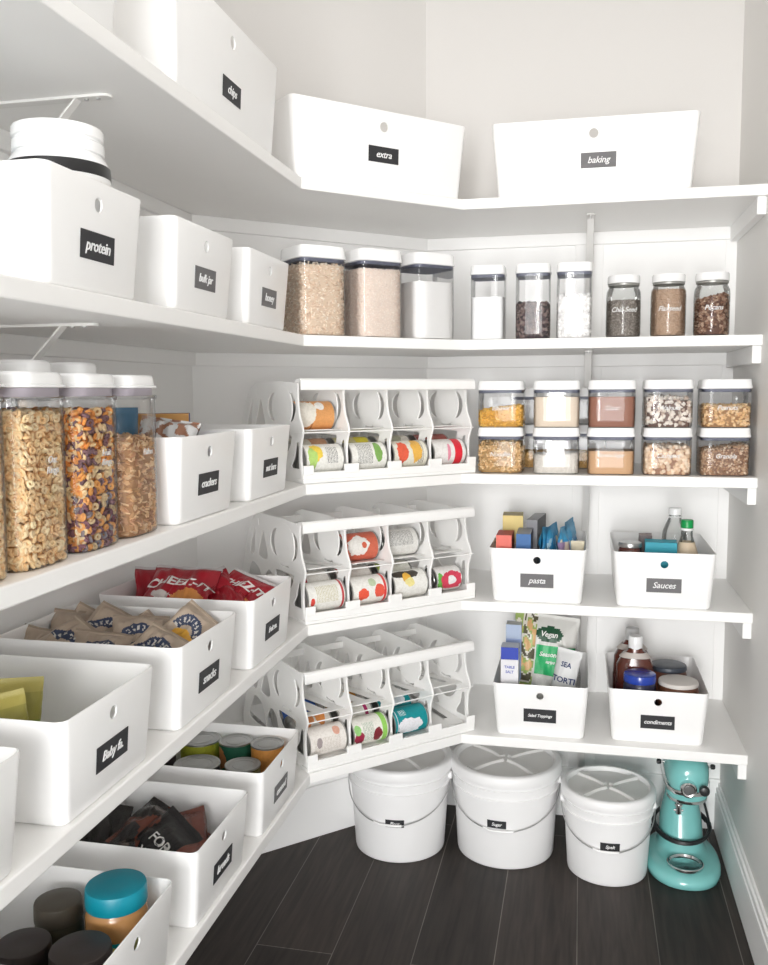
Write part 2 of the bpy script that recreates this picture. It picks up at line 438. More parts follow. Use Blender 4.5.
def filling(name, label, cat, loc, rz, hx, hy, h, e, kind, s, pal, core, slope=0, dens=1.5, mound=.0, colfn=None, cmat=None):
    """food filling a clear container, built in the container's frame with its base at z=0"""
    mb = MB()
    def top(x,y): return h + slope*x/hx*.5 + mound*(1-(x/hx)**2)*(1-(y/hy)**2) - mound*.3
    ins = (s*1.1 if kind == 'ring' else s*.36) if kind else 0
    rings = []
    n = 40
    for k in range(6):
        z = .0008+ (k/5.)
        rr = []
        for (x,y,_) in sell(hx-ins,hy-ins,e,0,n=n):
            rr.append((x,y,.0008+(top(x,y)-.001-ins*.6)*k/5))
        rings.append(rr)
    for q in (.8,.5,.2):
        rings.append([(x*q,y*q,top(x*q,y*q)-ins*.6) for (x,y,_) in sell(hx-ins,hy-ins,e,0,n=n)])
    mb.loft(rings)
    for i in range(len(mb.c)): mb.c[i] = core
    if kind:
        peri = []
        if kind == 'ring':
            for fx,half in (('f',hx),('l',hy),('r',hy)):
                for layer in (0,1):
                    p_ = s*(.84 if layer == 0 else .80); nc = int(2*half*.97/p_); nr = int((h-s*.4)/p_)
                    for a_ in range(nc+1):
                        for b_ in range(nr+1):
                            u = (-1+2*(a_+.5*(b_%2))/max(1,nc))*.97+random.uniform(-.25,.25)*p_/half
                            d_ = s*(.45 if layer == 0 else 1.0)+random.uniform(-.1,.12)*s
                            x,y = (u*hx,-(hy-d_)) if fx=='f' else ((-(hx-d_),u*hy) if fx=='l' else (hx-d_,u*hy))
                            lim = abs(x/(hx-s*.4))**e+abs(y/(hy-s*.4))**e
                            if lim > 1: k_ = lim**(-1/e); x *= k_; y *= k_
                            z = min(s*.45+b_*p_+random.uniform(-.25,.25)*p_, top(x,y))
                            z = max(z, s*.4)
                            c = colfn(x/hx,z/h) if colfn else random.choice(pal)
                            piece(mb, kind, (x,y,z), s*random.uniform(.88,1.04), vnoise(c,.12), {'f':(0,-1,0),'l':(-1,0,0),'r':(1,0,0)}[fx])
        for w_,hh,fx in (() if kind == 'ring' else ((2*hx,h,'f'),(2*hy,h,'l'),(2*hy,h,'r'))):
            N = int(w_*hh/(s*s*.55)*dens)
            for _ in range(N):
                u = random.uniform(-1,1)*.93; 
                if fx=='f': x,y = u*hx, -(hy*(1-abs(u)**e*.0)-s*.42)
                elif fx=='l': x,y = -(hx-s*.42), u*hy
                else: x,y = (hx-s*.42), u*hy
                lim = (abs(x/(hx-s*.3))**e+abs(y/(hy-s*.3))**e)
                if lim > 1: k_ = lim**(-1/e); x*=k_; y*=k_
                z = random.uniform(s*.4, max(s*.5, top(x,y)-s*.2))
                c = colfn(x/hx,z/h) if colfn else random.choice(pal)
                piece(mb, kind, (x,y,z), s*random.uniform(.85,1.12), vnoise(c,.14), {'f':(0,-1,0),'l':(-1,0,0),'r':(1,0,0)}[fx])
        N = int(4*hx*hy/(s*s*.55)*dens*.8)
        for _ in range(N):
            x = random.uniform(-1,1)*(hx-s*.6); y = random.uniform(-1,1)*(hy-s*.6)
            if abs(x/(hx-s*.4))**e+abs(y/(hy-s*.4))**e > 1: continue
            piece(mb, kind, (x,y,top(x,y)+random.uniform(-.2,.35)*s), s*random.uniform(.8,1.15), vnoise(colfn(x/hx,1) if colfn else random.choice(pal),.14))
    o = mb.build(name, cmat or PIECE, None, 50 if kind != 'flake' else 20, loc=loc, rot=(0,0,rz))
    return tag(o, label, cat, kind='stuff')

# ------------------------------------------------------------------ square clear containers with white lids
def canister(label, x, y, z, rz, w, d, h, txt=None, group=None, e=7, lidk=1.0, name='food_canister'):
    """x,y = middle of the front face at the base"""
    t = thing(name, label, 'container', (x,y,z), rz, group)
    hx, hy = w/2, d/2; lh = .024*lidk; bh = h-lh
    b = MB(); R = []
    R = [sell(hx*.93,hy*.93,e,.0004,0,hy), sell(hx*.975,hy*.975,e,.003,0,hy), sell(hx*.985,hy*.985,e,.02,0,hy), sell(hx*.99,hy*.99,e,bh*.6,0,hy), sell(hx*.985,hy*.985,e,bh-.006,0,hy), sell(hx*1.0,hy*1.0,e,bh-.001,0,hy)]
    b.loft(R, True, False).build('clear_body', CLEAR, t, 60)
    g = MB().loft([sell(hx*.95,hy*.95,e,bh-.007,0,hy), sell(hx*.965,hy*.965,e,bh-.005,0,hy), sell(hx*.965,hy*.965,e,bh+.001,0,hy)])
    g.build('gasket', GASK, t)
    l = MB().loft([sell(hx*.98,hy*.98,e,bh+.0005,0,hy), sell(hx*1.02,hy*1.02,e,bh+.002,0,hy), sell(hx*1.02,hy*1.02,e,bh+.006,0,hy), sell(hx*1.0,hy*1.0,e,bh+.008,0,hy),
                   sell(hx*.985,hy*.985,e,bh+lh-.004,0,hy), sell(hx*.96,hy*.96,e,bh+lh-.0005,0,hy),sell(hx*.9,hy*.9,e,bh+lh,0,hy)])
    l.build('lid', LIDW, t, 50)
    if txt:
        sz = min(.016, w*1.35/len(txt)*.9)
        f = lambda X,Y,Z,: Vector((X, hy-hy*.99*(max(0,1-abs(X/(hx*.99))**e))**(1/e)-.0006-Z, bh*.52+Y))
        lettering(txt, sz, INK, t, shear=.3, bold=.0001, conform=f)
    return t
OAT = [(.88,.77,.65),(.84,.70,.57),(.92,.84,.74),(.70,.53,.40)]
k45 = math.sqrt(.5)
def diag(s, d=0):      # point s metres along the corner shelf front from kink A, d metres behind it
    return (A[0]+s*k45-d*k45, A[1]+s*k45+d*k45)
def fcen(x, y, rz, d): return (x-math.sin(rz)*d/2, y+math.cos(rz)*d/2)
def fillcan(x,y,z,rz,w,d,h,frac,name,label,kind,s,pal,core,**kw):
    c = fcen(x,y,rz,d); return filling(name,label,'food',(c[0],c[1],z+.0012),rz,w/2*.955,d/2*.955,(h-.03)*frac,kw.pop('e',7),kind,s,pal,core,**kw)
# three big ones on the corner shelf
for i,(s,frac,h,nm,lb,kd,sz,pal,core,cl) in enumerate([
    (.004,.955,.205,'rolled_oats','coarse rolled oats in the big container nearest the bins','flake',.0085,OAT,(.72,.58,.45),'big clear container of coarse oats beside the white bins'),
    (.163,.93,.209,'fine_oats','pale fine oats in the middle big corner container','flake',.0042,[(.90,.80,.73),(.86,.74,.66),(.92,.85,.79)],(.84,.74,.66),'big clear container of pale fine oats, between two others'),
    (.323,.80,.212,'white_flour','white flour in the big container at the corner kink',None,.004,None,(.93,.92,.91),'big clear container of white flour on the corner shelf')]):
    p = diag(s+.061, .010); z = ZS[4][1]
    canister(cl, p[0], p[1], z, PI/4, .123, .123, h, None, 'big clear containers on the corner shelf', lidk=1.25)
    fillcan(p[0], p[1], z, PI/4, .123, .123, h-.006, frac, nm, lb, kd, sz, pal, core, dens=1.25)
# three slim tall ones
for x,frac,nm,lb,kd,sz,pal,core,cl in [
    (-.239,.68,'white_sugar','white sugar in the leftmost slim container',None,.003,None,(.87,.87,.87),'slim clear container of white sugar'),
    (-.1245,.56,'dark_beans','dark purple beans in a slim container','ball',.0085,[(.10,.07,.07),(.20,.14,.13),(.06,.05,.05),(.28,.22,.2)],(.07,.04,.05),'slim clear container of dark beans'),
    (-.022,.66,'white_marshmallows','small white marshmallows in the right slim container','ball',.011,[(.88,.87,.86)],(.82,.8,.8),'slim clear container of white marshmallows')]:
    canister(cl, x, 2.325, ZS[4][1], 0, .088, .088, .188, None, 'slim clear containers on the back shelf', e=6)
    fillcan(x, 2.325, ZS[4][1], 0, .088, .088, .188, frac, nm, lb, kd, sz, pal, core, dens=1.4, e=6)
# stacked square ones
NUT = [(.70,.50,.33),(.80,.66,.50),(.55,.36,.22),(.86,.76,.62)]
rows = [
 (-.2035,1,.52,'elbow_pasta','yellow elbow pasta in the upper left square container','rod',.009,[(.86,.52,.10),(.90,.60,.16),(.78,.44,.08)],(.6,.33,.06),'upper','Elbows',.012),
 (-.062,1,.86,'pale_couscous','pale cream grains in a square container',None,.0022,[(.80,.69,.56),(.86,.76,.64)],(.76,.65,.53),'upper','Quinoa',0),
 (.0745,1,.86,'cocoa_powder','brown cocoa in a square container',None,.003,[(.30,.12,.07)],(.33,.15,.10),'upper','Coco',0),
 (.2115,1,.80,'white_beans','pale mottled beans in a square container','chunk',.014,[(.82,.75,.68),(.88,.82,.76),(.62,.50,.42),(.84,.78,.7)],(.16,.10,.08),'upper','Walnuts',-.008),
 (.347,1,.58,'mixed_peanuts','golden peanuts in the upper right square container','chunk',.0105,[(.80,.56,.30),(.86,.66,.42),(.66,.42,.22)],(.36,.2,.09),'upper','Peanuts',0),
 (-.2035,0,.84,'dried_noodles','golden broken noodles in the lower left square container','rod',.012,[(.76,.52,.26),(.84,.64,.38),(.64,.40,.18)],(.4,.25,.1),'lower','Noodles',0),
 (-.062,0,.55,'white_rice','white rice in a square container','flake',.004,[(.80,.77,.72),(.74,.70,.65)],(.70,.66,.61),'lower',None,.006),
 (.0745,0,.66,'brown_sugar','tan brown sugar in a square container',None,.003,None,(.62,.39,.22),'lower','Brown Sugar',0),
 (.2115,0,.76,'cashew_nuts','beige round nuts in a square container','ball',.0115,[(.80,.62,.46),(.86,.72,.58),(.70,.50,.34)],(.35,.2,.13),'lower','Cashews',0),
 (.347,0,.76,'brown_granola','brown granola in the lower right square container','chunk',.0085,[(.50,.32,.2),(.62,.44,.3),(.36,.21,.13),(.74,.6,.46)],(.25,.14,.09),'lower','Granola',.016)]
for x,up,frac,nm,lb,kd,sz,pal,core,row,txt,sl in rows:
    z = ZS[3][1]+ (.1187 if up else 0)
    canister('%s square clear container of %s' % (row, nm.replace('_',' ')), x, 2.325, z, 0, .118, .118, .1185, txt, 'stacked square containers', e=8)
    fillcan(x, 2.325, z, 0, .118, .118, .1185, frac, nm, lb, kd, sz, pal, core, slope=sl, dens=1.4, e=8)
# two more peeking out behind the stack
for x,nm,c,lb in ((-.135,'corn_kernels',(.62,.40,.16),'golden grains'),(.012,'lentils',(.66,.42,.16),'orange grains')):
    canister('square clear container of %s standing behind the front row' % lb, x, 2.50, ZS[3][1], 0, .118, .118, .1185, None, 'square containers behind the stack', e=8)
    fillcan(x, 2.50, ZS[3][1], 0, .118, .118, .1185, .45, nm, lb+' in a square container at the back', 'ball', .007, [c,vnoise(c,.3)], vnoise(c,.2), dens=1.1, e=8)
for x,lb in ((-.135,'left'),(.012,'right')):
    canister('empty square container at the back, %s one' % lb, x, 2.50, ZS[3][1]+.1187, 0, .118, .118, .1000, None, 'square containers behind the stack', e=8)

# ------------------------------------------------------------------ mason jars
def mason(label, x, y, z, txt, fr, nm, flabel, kind, s, pal, core, slope=0):
    t = thing('glass_jar', label, 'jar', (x,y,z), 0, 'glass jars with white lids')
    r = .0425
    prof = [(r*.8,.0005),(r*.96,.003),(r,.010),(r,.101),(r*.97,.114),(r*.86,.123),(r*.84,.128),(r*.84,.138)]
    MB().lathe(prof, 48, cap=True).build('glass_body', GLASS, t, 60)
    MB().lathe([(r*.84,.1285),(r*.90,.1285),(r*.90,.1335),(r*.84,.1335)], 48).build('screw_band', M('grey_band',(.35,.35,.33),.4,.6), t)
    MB().lathe([(r*.86,.134),(r*.93,.1345),(r*.93,.150),(r*.90,.1535),(r*.2,.154)], 48).build('lid', LIDW, t, 50)
    f = lambda X,Y,Z: Vector(((r+.0006+Z)*math.sin(X/r), -(r+.0006+Z)*math.cos(X/r), .068+Y))
    lettering(txt, .017, INK, t, shear=.3, bold=.0001, conform=f)
    filling(nm, flabel, 'food', (x,y,z+.003), 0, r*.955, r*.955, .130*fr, 2, kind, s, pal, core, slope=slope, dens=1.3)
mason('glass jar of dark chia seeds, left of three', .099, 2.37, ZS[4][1], 'Chia Seed', .68, 'chia_seeds','dark chia seeds in the left glass jar','chunk',.0036,[(.30,.26,.23),(.46,.42,.38),(.20,.17,.15)],(.25,.21,.19))
mason('glass jar of brown flax meal, middle of three', .207, 2.37, ZS[4][1], 'Flaxseed', .86, 'flax_meal','brown flax meal in the middle glass jar','flake',.0036,[(.58,.41,.30),(.66,.50,.39),(.48,.33,.23)],(.52,.37,.27))
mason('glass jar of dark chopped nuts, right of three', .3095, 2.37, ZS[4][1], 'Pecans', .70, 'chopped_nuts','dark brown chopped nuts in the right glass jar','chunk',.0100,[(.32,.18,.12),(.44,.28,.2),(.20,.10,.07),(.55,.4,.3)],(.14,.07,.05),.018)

# ------------------------------------------------------------------ cereal dispensers
def dispenser(label, y, txt, fr, nm, flabel, kind, s, pal, core, colfn=None, full=True):
    w, d, h = .114, .20, .238
    x = XF-.012
    t = thing('cereal_dispenser', label, 'dispenser', (x,y,ZS[3][1]), PI/2, 'tall cereal dispensers')
    hx, hy, e = w/2, d/2, 5
    b = MB().loft([sell(hx*.9,hy*.93,e,.0005,0,hy), sell(hx*.97,hy*.975,e,.004,0,hy), sell(hx*.98,hy*.985,e,.02,0,hy), sell(hx,hy,e,.15,0,hy), sell(hx,hy,e,.205,0,hy)], True, False)
    b.build('clear_body', CLEAR, t, 60)
    MB().loft([sell(hx*.94,hy*.96,e,.2075,0,hy), sell(hx*.94,hy*.96,e,.2195,0,hy)]).build('gasket', GASKL, t)
    MB().loft([sell(hx*1.02,hy*1.01,e,.202,0,hy), sell(hx*1.04,hy*1.02,e,.204,0,hy), sell(hx*1.04,hy*1.02,e,.207,0,hy), sell(hx*1.02,hy*1.01,e,.209,0,hy)], False, False).build('rim_ring', CLEAR, t)
    MB().loft([sell(hx*1.0,hy*1.0,e,.2185,0,hy), sell(hx*1.05,hy*1.03,e,.2195,0,hy), sell(hx*1.05,hy*1.03,e,.222,0,hy), sell(hx*1.0,hy*.99,e,.2235,0,hy),
               sell(hx*.99,hy*.985,e,.234,0,hy), sell(hx*.95,hy*.96,e,.2375,0,hy), sell(hx*.85,hy*.9,e,.238,0,hy)]).build('lid', LIDW, t, 50)
    MB().loft([sell(.034,.045,3,.2375,0,hy*1.3), sell(.034,.045,3,.252,0,hy*1.3), sell(.030,.041,3,.257,0,hy*1.3), sell(.02,.03,3,.258,0,hy*1.3)]).build('flip_spout', LIDW, t, 50)
    if txt:
        f = lambda X,Y,Z: Vector((.002+X, hy-hy*(max(0,1-abs((.002+X)/hx)**e))**(1/e)-.0012-Z, .125+Y))
        lettering(txt, .0125, FAINT, t, shear=.2, bold=.0, conform=f)
    c = (x-d/2, y)
    filling(nm, flabel, 'cereal', (c[0],c[1],ZS[3][1]+.001), PI/2, hx*.955, hy*.965, .197*fr, e, kind, s, pal, core, dens=1.9, colfn=colfn)
CH = [(.94,.71,.42),(.96,.79,.52),(.90,.63,.34)]
def froot(u, v):
    r = random.random()
    if v > .62: return (.94,.40,.10) if r < .46 else ((.94,.70,.38) if r < .75 else (.26,.15,.17))
    if v > .42: return (.95,.45,.12) if r < .45 else ((.93,.74,.44) if r < .8 else (.22,.12,.15))
    return (.27,.13,.16) if r < .42 else ((.85,.42,.14) if r < .68 else ((.84,.66,.4) if r < .9 else (.30,.27,.30)))
dispenser('cereal dispenser at the very left edge, mostly cut off', .858, None, .93, 'oat_rings', 'oat rings in the dispenser at the left edge', 'ring', .0115, CH, (.70,.47,.24))
dispenser('tall cereal dispenser full of plain oat rings', .982, 'Oat\nRings', .93, 'oat_rings', 'plain oat rings filling the nearest whole dispenser', 'ring', .0115, CH, (.70,.47,.24))
dispenser('tall cereal dispenser of orange and purple rings', 1.111, 'Fruit\nRings', .93, 'fruit_rings', 'orange and purple cereal rings in a dispenser', 'ring', .0125, CH, (.46,.25,.17), froot)
dispenser('tall cereal dispenser of brown flakes, beside the crackers bin', 1.231, 'Flakes', .72, 'cereal_flakes', 'brown cereal flakes in the dispenser next to the crackers bin', 'flake', .013, [(.84,.58,.34),(.90,.68,.44),(.72,.46,.25),(.6,.36,.22)], (.50,.29,.15))

# ------------------------------------------------------------------ can racks
def curve_plate(name, splines, ext, mat, parent=None, bevel=.0006):
    """flat plate with holes from 2D outlines, thickness 2*ext (local x,y plane)"""
    c = bpy.data.curves.new(name,'CURVE'); c.dimensions = '2D'; c.fill_mode = 'BOTH'; c.extrude = ext; c.bevel_depth = bevel; c.bevel_resolution = 0; c.resolution_u = 3
    for pts in splines:
        s = c.splines.new('POLY'); s.points.add(len(pts)-1)
        for q,p in zip(s.points, pts): q.co = (p[0],p[1],0,1)
        s.use_cyclic_u = True
    o = bpy.data.objects.new(name, c); COL.objects.link(o)
    dg = bpy.context.evaluated_depsgraph_get(); dg.update()
    me = bpy.data.meshes.new_from_object(o.evaluated_get(dg)); bpy.data.objects.remove(o)
    me.materials.clear(); me.materials.append(mat); return me
def smoothpoly(pts, n=5):
    """closed Catmull-Rom through pts"""
    out = []; N = len(pts)
    for i in range(N):
        p0,p1,p2,p3 = [Vector(pts[(i+k)%N]) for k in (-1,0,1,2)]
        for j in range(n):
            t = j/n
            out.append(tuple(.5*((2*p1)+(-p0+p2)*t+(2*p0-5*p1+4*p2-p3)*t*t+(-p0+3*p1-3*p2+p3)*t**3)))
    return out
RW, RD, RH = .496, .345, .238
def arcp(c, r, a0, a1, n=10): return [(c[0]+r*math.cos(math.radians(a0+(a1-a0)*i/n)), c[1]+r*math.sin(math.radians(a0+(a1-a0)*i/n))) for i in range(n+1)]
DC, DR = (.108,.176), .049
front = [(.006,.012),(.010,.03),(.014,.06),(.012,.09),(.004,.112),(0,.119),(.006,.135),(.018,.155),(.024,.18),(.026,.205),(.024,.232)]
outer = [(.004,0)]+front+[(.10,.236),(.235,.236),(.262,.225),(.285,.195),(.300,.160),(.312,.12),(.326,.08),(.338,.04),(.345,0)]
def crescent(a0,a1,rin,bul):
    inner = arcp(DC, rin, a0, a1, 9); outer_ = []
    for i in range(8,0,-1):
        t = i/9; a = math.radians(a0+(a1-a0)*t); r = rin+.003+bul*math.sin(PI*t)
        outer_.append((DC[0]+r*math.cos(a), DC[1]+r*math.sin(a)))
    return inner+outer_
holes = [crescent(138,222,DR+.004,.017), crescent(-42,42,DR+.004,.017),
         [(.084,.120),(.132,.120),(.128,.127)]+arcp(DC,DR+.004,-68,-112,5)+[(.088,.127)],
         smoothpoly([(.196,.126),(.240,.126),(.232,.16),(.216,.195),(.205,.17)],4),
         arcp((.108,.112),.050,-172,-8,12)+[(.150,.108),(.066,.108)],
         [(.022,.032),(.060,.032),(.064,.038),(.046,.060),(.036,.094),(.024,.098)],
         smoothpoly([(.142,.034),(.208,.034),(.212,.068),(.192,.098),(.168,.086),(.158,.060)],4),
         smoothpoly([(.222,.036),(.300,.036),(.290,.08),(.272,.105),(.236,.09)],4),
         smoothpoly([(.262,.128),(.284,.128),(.268,.175),(.256,.200),(.256,.165)],4)]
dp = lambda P: [(u+max(0,u-.15)*.2,v) for u,v in P]
outer = dp(outer)
div_me = curve_plate('divider', [outer]+[dp(h_) for h_ in holes], .0011, RACKW)
# stand the plate upright: (u,v,thickness) -> (thickness, u, v)
div_me.transform(Matrix(((0,0,1,0),(1,0,0,0),(0,1,0,0),(0,0,0,1))))
def divider(parent, x):
    d = link('divider', div_me, parent, loc=(x,0,0)); return d
rim_mb = MB()
rim_mb.tube([(0,DC[0]+(DR+.002)*math.cos(a),DC[1]+(DR+.002)*math.sin(a)) for a in [2*PI*i/32 for i in range(32)]], .0022, 6, True)
rim_mb.tube([(0,u,v) for u,v in front], .0028, 6)
rim_mb.tube([(0,u,v) for u,v in outer[len(front)+1:]], .0022, 6)
rim_mb.tube([(0,.004,.117),(0,.30,.117)], .0022, 6)
rim_mb.tube([(0,u,v) for u,v in arcp((.108,.112),.056,-172,-8,14)], .0025, 6)
for k in range(-3,4):
    hw = math.sqrt(max(0,DR**2-(k*.0125)**2))*.93
    rim_mb.tube([(0,DC[0]-hw,DC[1]+k*.0125),(0,DC[0]+hw,DC[1]+k*.0125-.004)], .0014, 5)
def make_rack(label):
    t = thing('can_rack', label, 'can rack', (0,0,0), 0, 'white can racks on the corner shelves')
    rm = None
    for i in range(5):
        x = -RW/2+.003+i*(RW-.006)/4
        d = divider(t, x)
        if rm is None: r = rim_mb.build('divider_ribs', RACKW, d); rm = r.data
        else: r = link('divider_ribs', rm, d)
    lw = (RW-.006)/4
    def ramp(u0,v0,u1,v1,name):
        L = math.hypot(u1-u0,v1-v0); hw = lw/2-.003
        sp = [[(-hw,0),(hw,0),(hw,L),(-hw,L)]]
        for sx in (-1,1): sp.append([(sx*hw*.42-.008,L*.12),(sx*hw*.42+.008,L*.12),(sx*hw*.42+.008,L*.82),(sx*hw*.42-.008,L*.82)][::1])
        me = curve_plate(name, sp, .0009, RACKW, bevel=.0003)
        a = math.atan2(v1-v0,u1-u0)
        for i in range(4):
            link(name, me, t, loc=(-RW/2+.003+lw*(i+.5),u0,v0), rot=(a,0,0))
    ramp(.035,.122,.285,.098,'upper_ramp'); ramp(.022,.014,.365,.050,'lower_ramp')
    # rounded lip bar along the top front
    prof = [(-.004,.216),(-.006,.222),(-.004,.238),(.002,.243),(.022,.240),(.027,.236),(.026,.233),(.004,.234),(.001,.231),(.0,.216)]
    MB().loft([[(x,u,v) for u,v in prof] for x in (-RW/2-.005,RW/2+.005)]).build('top_rail', RACKW, t, 30, bev=.0008)
    # bottom bar with a low notch in front of each lane
    b = MB(); hgt = []
    b.box(-RW/2-.004,RW/2+.004,-.010,.028,.0004,.008); 
    b.box(-RW/2-.004,RW/2+.004,-.010,-.004,.008,.026)
    for i in range(5):
        x = -RW/2+.003+i*lw; h0 = .012+ (.006 if i in (0,4) else 0)
        b.box(max(x-.020,-RW/2-.004), min(x+.020,RW/2+.004), -.011,-.0045,.020,.042)
    b.build('front_rail', RACKW, t, 0, bev=.0015)
    MB().box(-RW/2,RW/2,.372,.378,.0,.02).build('back_rail', RACKW, t, 0, bev=.001); MB().box(-RW/2,RW/2,.252,.256,.205,.222).build('upper_back_rail', RACKW, t, 0, bev=.001)
    MB().tube([(-RW/2,.002,.1175),(RW/2+.006,.002,.1175)], .0016, 6).build('cross_wire', RACKW, t)
    return t
RC = diag(.2485, .012)   # middle of the rack front
rack = make_rack('')
R1_ = place(rack, 'can rack on the middle shelf, holding corn and bean cans', (RC[0],RC[1],ZS[3][1]+.0005), PI/4)
R2_ = place(rack, 'can rack on the fourth shelf, holding white and red cans', (RC[0],RC[1],ZS[2][1]+.0005), PI/4)
R3_ = place(rack, 'can rack on the lowest shelf, holding teal labelled cans', (RC[0],RC[1],ZS[1][1]+.0005), PI/4)

# cans -----------------------------------------------------------
def label_mat(name, base, blobs=(), rings=(), h=.1, r=.036, text=None):
    """paper label: printed patches at (axial 0-1, angle in degrees, half length, half angle, colour) and rings (a0, a1, colour); axis = local z"""
    m, nt, b = nodes(name); N = nt.nodes; L = nt.links
    tc = N.new('ShaderNodeTexCoord'); sp = N.new('ShaderNodeSeparateXYZ'); L.new(tc.outputs['Object'], sp.inputs[0])
    def math_(op, a, c=None, cl=False):
        n = N.new('ShaderNodeMath'); n.operation = op; n.use_clamp = cl
        for i,v in enumerate((a,c)):
            if v is None: continue
            if isinstance(v,(int,float)): n.inputs[i].default_value = v
            else: L.new(v, n.inputs[i])
        return n.outputs[0]
    ax = math_('DIVIDE', sp.outputs['Z'], h); an = math_('ARCTAN2', sp.outputs['Y'], sp.outputs['X'])
    no = N.new('ShaderNodeTexNoise'); no.inputs['Scale'].default_value = 70; L.new(tc.outputs['Object'], no.inputs['Vector'])
    cur = N.new('ShaderNodeRGB'); cur.outputs[0].default_value = rgb(base); cur = cur.outputs[0]
    def mixc(cur, fac, col):
        mx = N.new('ShaderNodeMix'); mx.data_type = 'RGBA'; L.new(fac, mx.inputs[0]); L.new(cur, mx.inputs[6]); mx.inputs[7].default_value = rgb(col); return mx.outputs[2]
    if text:   # rows of small print
        a0, ang, hl, ha, col = text
        w = N.new('ShaderNodeTexWave'); w.bands_direction = 'Z'; w.inputs['Scale'].default_value = 75; w.inputs['Distortion'].default_value = 6; w.inputs['Detail'].default_value = 3; w.inputs['Detail Scale'].default_value = 12
        L.new(tc.outputs['Object'], w.inputs['Vector'])
        k = math_('GREATER_THAN', w.outputs['Fac'], .72)
        d1 = math_('LESS_THAN', math_('ABSOLUTE', math_('SUBTRACT', ax, a0)), hl)
        d2 = math_('LESS_THAN', math_('ABSOLUTE', math_('SUBTRACT', an, math.radians(ang))), math.radians(ha))
        cur = mixc(cur, math_('MULTIPLY', math_('MULTIPLY', k, d1), d2), col)
    for a0,a1,col in rings:
        k = math_('MULTIPLY', math_('GREATER_THAN', ax, a0), math_('LESS_THAN', ax, a1)); cur = mixc(cur, k, col)
    for a0,ang,hl,ha,col in blobs:
        u = math_('DIVIDE', math_('SUBTRACT', ax, a0), hl); v = math_('DIVIDE', math_('SUBTRACT', an, math.radians(ang)), math.radians(ha))
        d = math_('ADD', math_('MULTIPLY',u,u), math_('MULTIPLY',v,v))
        d = math_('ADD', d, math_('MULTIPLY', math_('SUBTRACT', no.outputs['Fac'], .5), 1.6))
        cur = mixc(cur, math_('LESS_THAN', d, 1.0), col)
    n2 = N.new('ShaderNodeTexNoise'); n2.inputs['Scale'].default_value = 170; n2.inputs['Detail'].default_value = 3; L.new(tc.outputs['Object'], n2.inputs['Vector'])
    hs = N.new('ShaderNodeMix'); hs.data_type = 'RGBA'; hs.blend_type = 'MULTIPLY'; hs.inputs[0].default_value = .16
    rp = N.new('ShaderNodeValToRGB'); rp.color_ramp.elements[0].position = .40; rp.color_ramp.elements[1].position = .56; rp.color_ramp.elements[0].color = (.45,.42,.36,1)
    L.new(n2.outputs['Fac'], rp.inputs[0]); L.new(cur, hs.inputs[6]); L.new(rp.outputs[0], hs.inputs[7]); cur = hs.outputs[2]
    L.new(cur, b.inputs['Base Color']); b.inputs['Roughness'].default_value = .42
    return m
can_cache = {}
def can_meshes(r, h):
    k = (r,h)
    if k not in can_cache:
        body = MB().lathe([(r*.985,.003),(r*.985,h-.003)], 40, cap=False)
        o = body.build('label_sleeve', STEEL); bm_ = o.data; bpy.data.objects.remove(o)
        en = MB()
        en.lathe([(r*.2,.0022),(r*.55,.0022),(r*.57,.003),(r*.66,.003),(r*.68,.0022),(r*.86,.0022),(r*.93,.0),(r*1.0,.0),(r*1.0,.0035),(r*.97,.0045),(r*.5,.0046)], 40)
        lo = en.build('can_end', STEEL, None, 30); lm = lo.data; bpy.data.objects.remove(lo)
        can_cache[k] = (bm_, lm)
    return can_cache[k]
def make_can(label, loc, rot, mat, r=.0355, h=.106, group='tin cans', name='tin_can', lid_label=None):
    t = thing(name, label, 'can', loc, 0, group, rot)
    bm_, lm = can_meshes(r, h)
    bm2 = bm_.copy(); bm2.materials.clear(); bm2.materials.append(mat)
    link('paper_label', bm2, t)
    a = link('can_end', lm, t); b = link('can_end', lm, t, loc=(0,0,h), rot=(PI,0,0))
    return t
def rackcan(level, lane, u, v, label, mat, r=.0355, h=.106, spin=0, group=None):
    """lying can: axis along the rack width; local x of the can turned to face forward"""
    z0 = ZS[level][1]+.0005; lw = (RW-.006)/4
    s = -RW/2+.003+lw*(lane-.5)-h/2
    # frame: X=(k,k) width, Y=(-k,k) depth
    px = RC[0]+k45*s-k45*u; py = RC[1]+k45*s+k45*u
    Rm = Matrix.Rotation(PI/4,4,'Z') @ Matrix(((0,0,1,0),(-1,0,0,0),(0,-1,0,0),(0,0,0,1))) @ Matrix.Rotation(spin,4,'Z')
    e = Rm.to_euler()
    return make_can(label, (px,py,z0+v), tuple(e), mat, r, h, group or 'cans lying in the can racks')
# angle 0 = facing forward (-Y of the rack), -90 = up
FR = dict(u=.036, v=.0545); BK = dict(u=.113, v=.0640); UP = dict(u=.075, v=.1560)
W_ = (.83,.82,.78)
RF, VF, VB, VU = .0355, .0525, .0625, .1545
def fr(l, lane, *a, **k): return rackcan(l, lane, .043, VF, *a, **k)
def bk(l, lane, *a, **k): return rackcan(l, lane, .1155, VB, *a, **k)
def up(l, lane, *a, **k): return rackcan(l, lane, .085, VU, *a, **k)
fr(3,1,'white can with yellow corn print in the middle shelf rack', label_mat('corn_label', W_, [(.32,-35,.16,40,(.85,.62,.08)),(.20,-10,.12,45,(.45,.66,.18))], text=(.72,-20,.15,35,(.12,.12,.12))))
bk(3,1,'can lying behind the corn can', label_mat('brown_label',(.52,.30,.18),[(.3,-60,.3,40,(.7,.7,.62))]))
up(3,1,'orange and white can in the upper lane of the topmost rack', label_mat('orange_label',(.72,.34,.12),[(.30,-15,.24,60,(.82,.78,.7)),(.66,-45,.12,22,(.85,.83,.8))], rings=[(.42,.46,(.4,.15,.05))]))
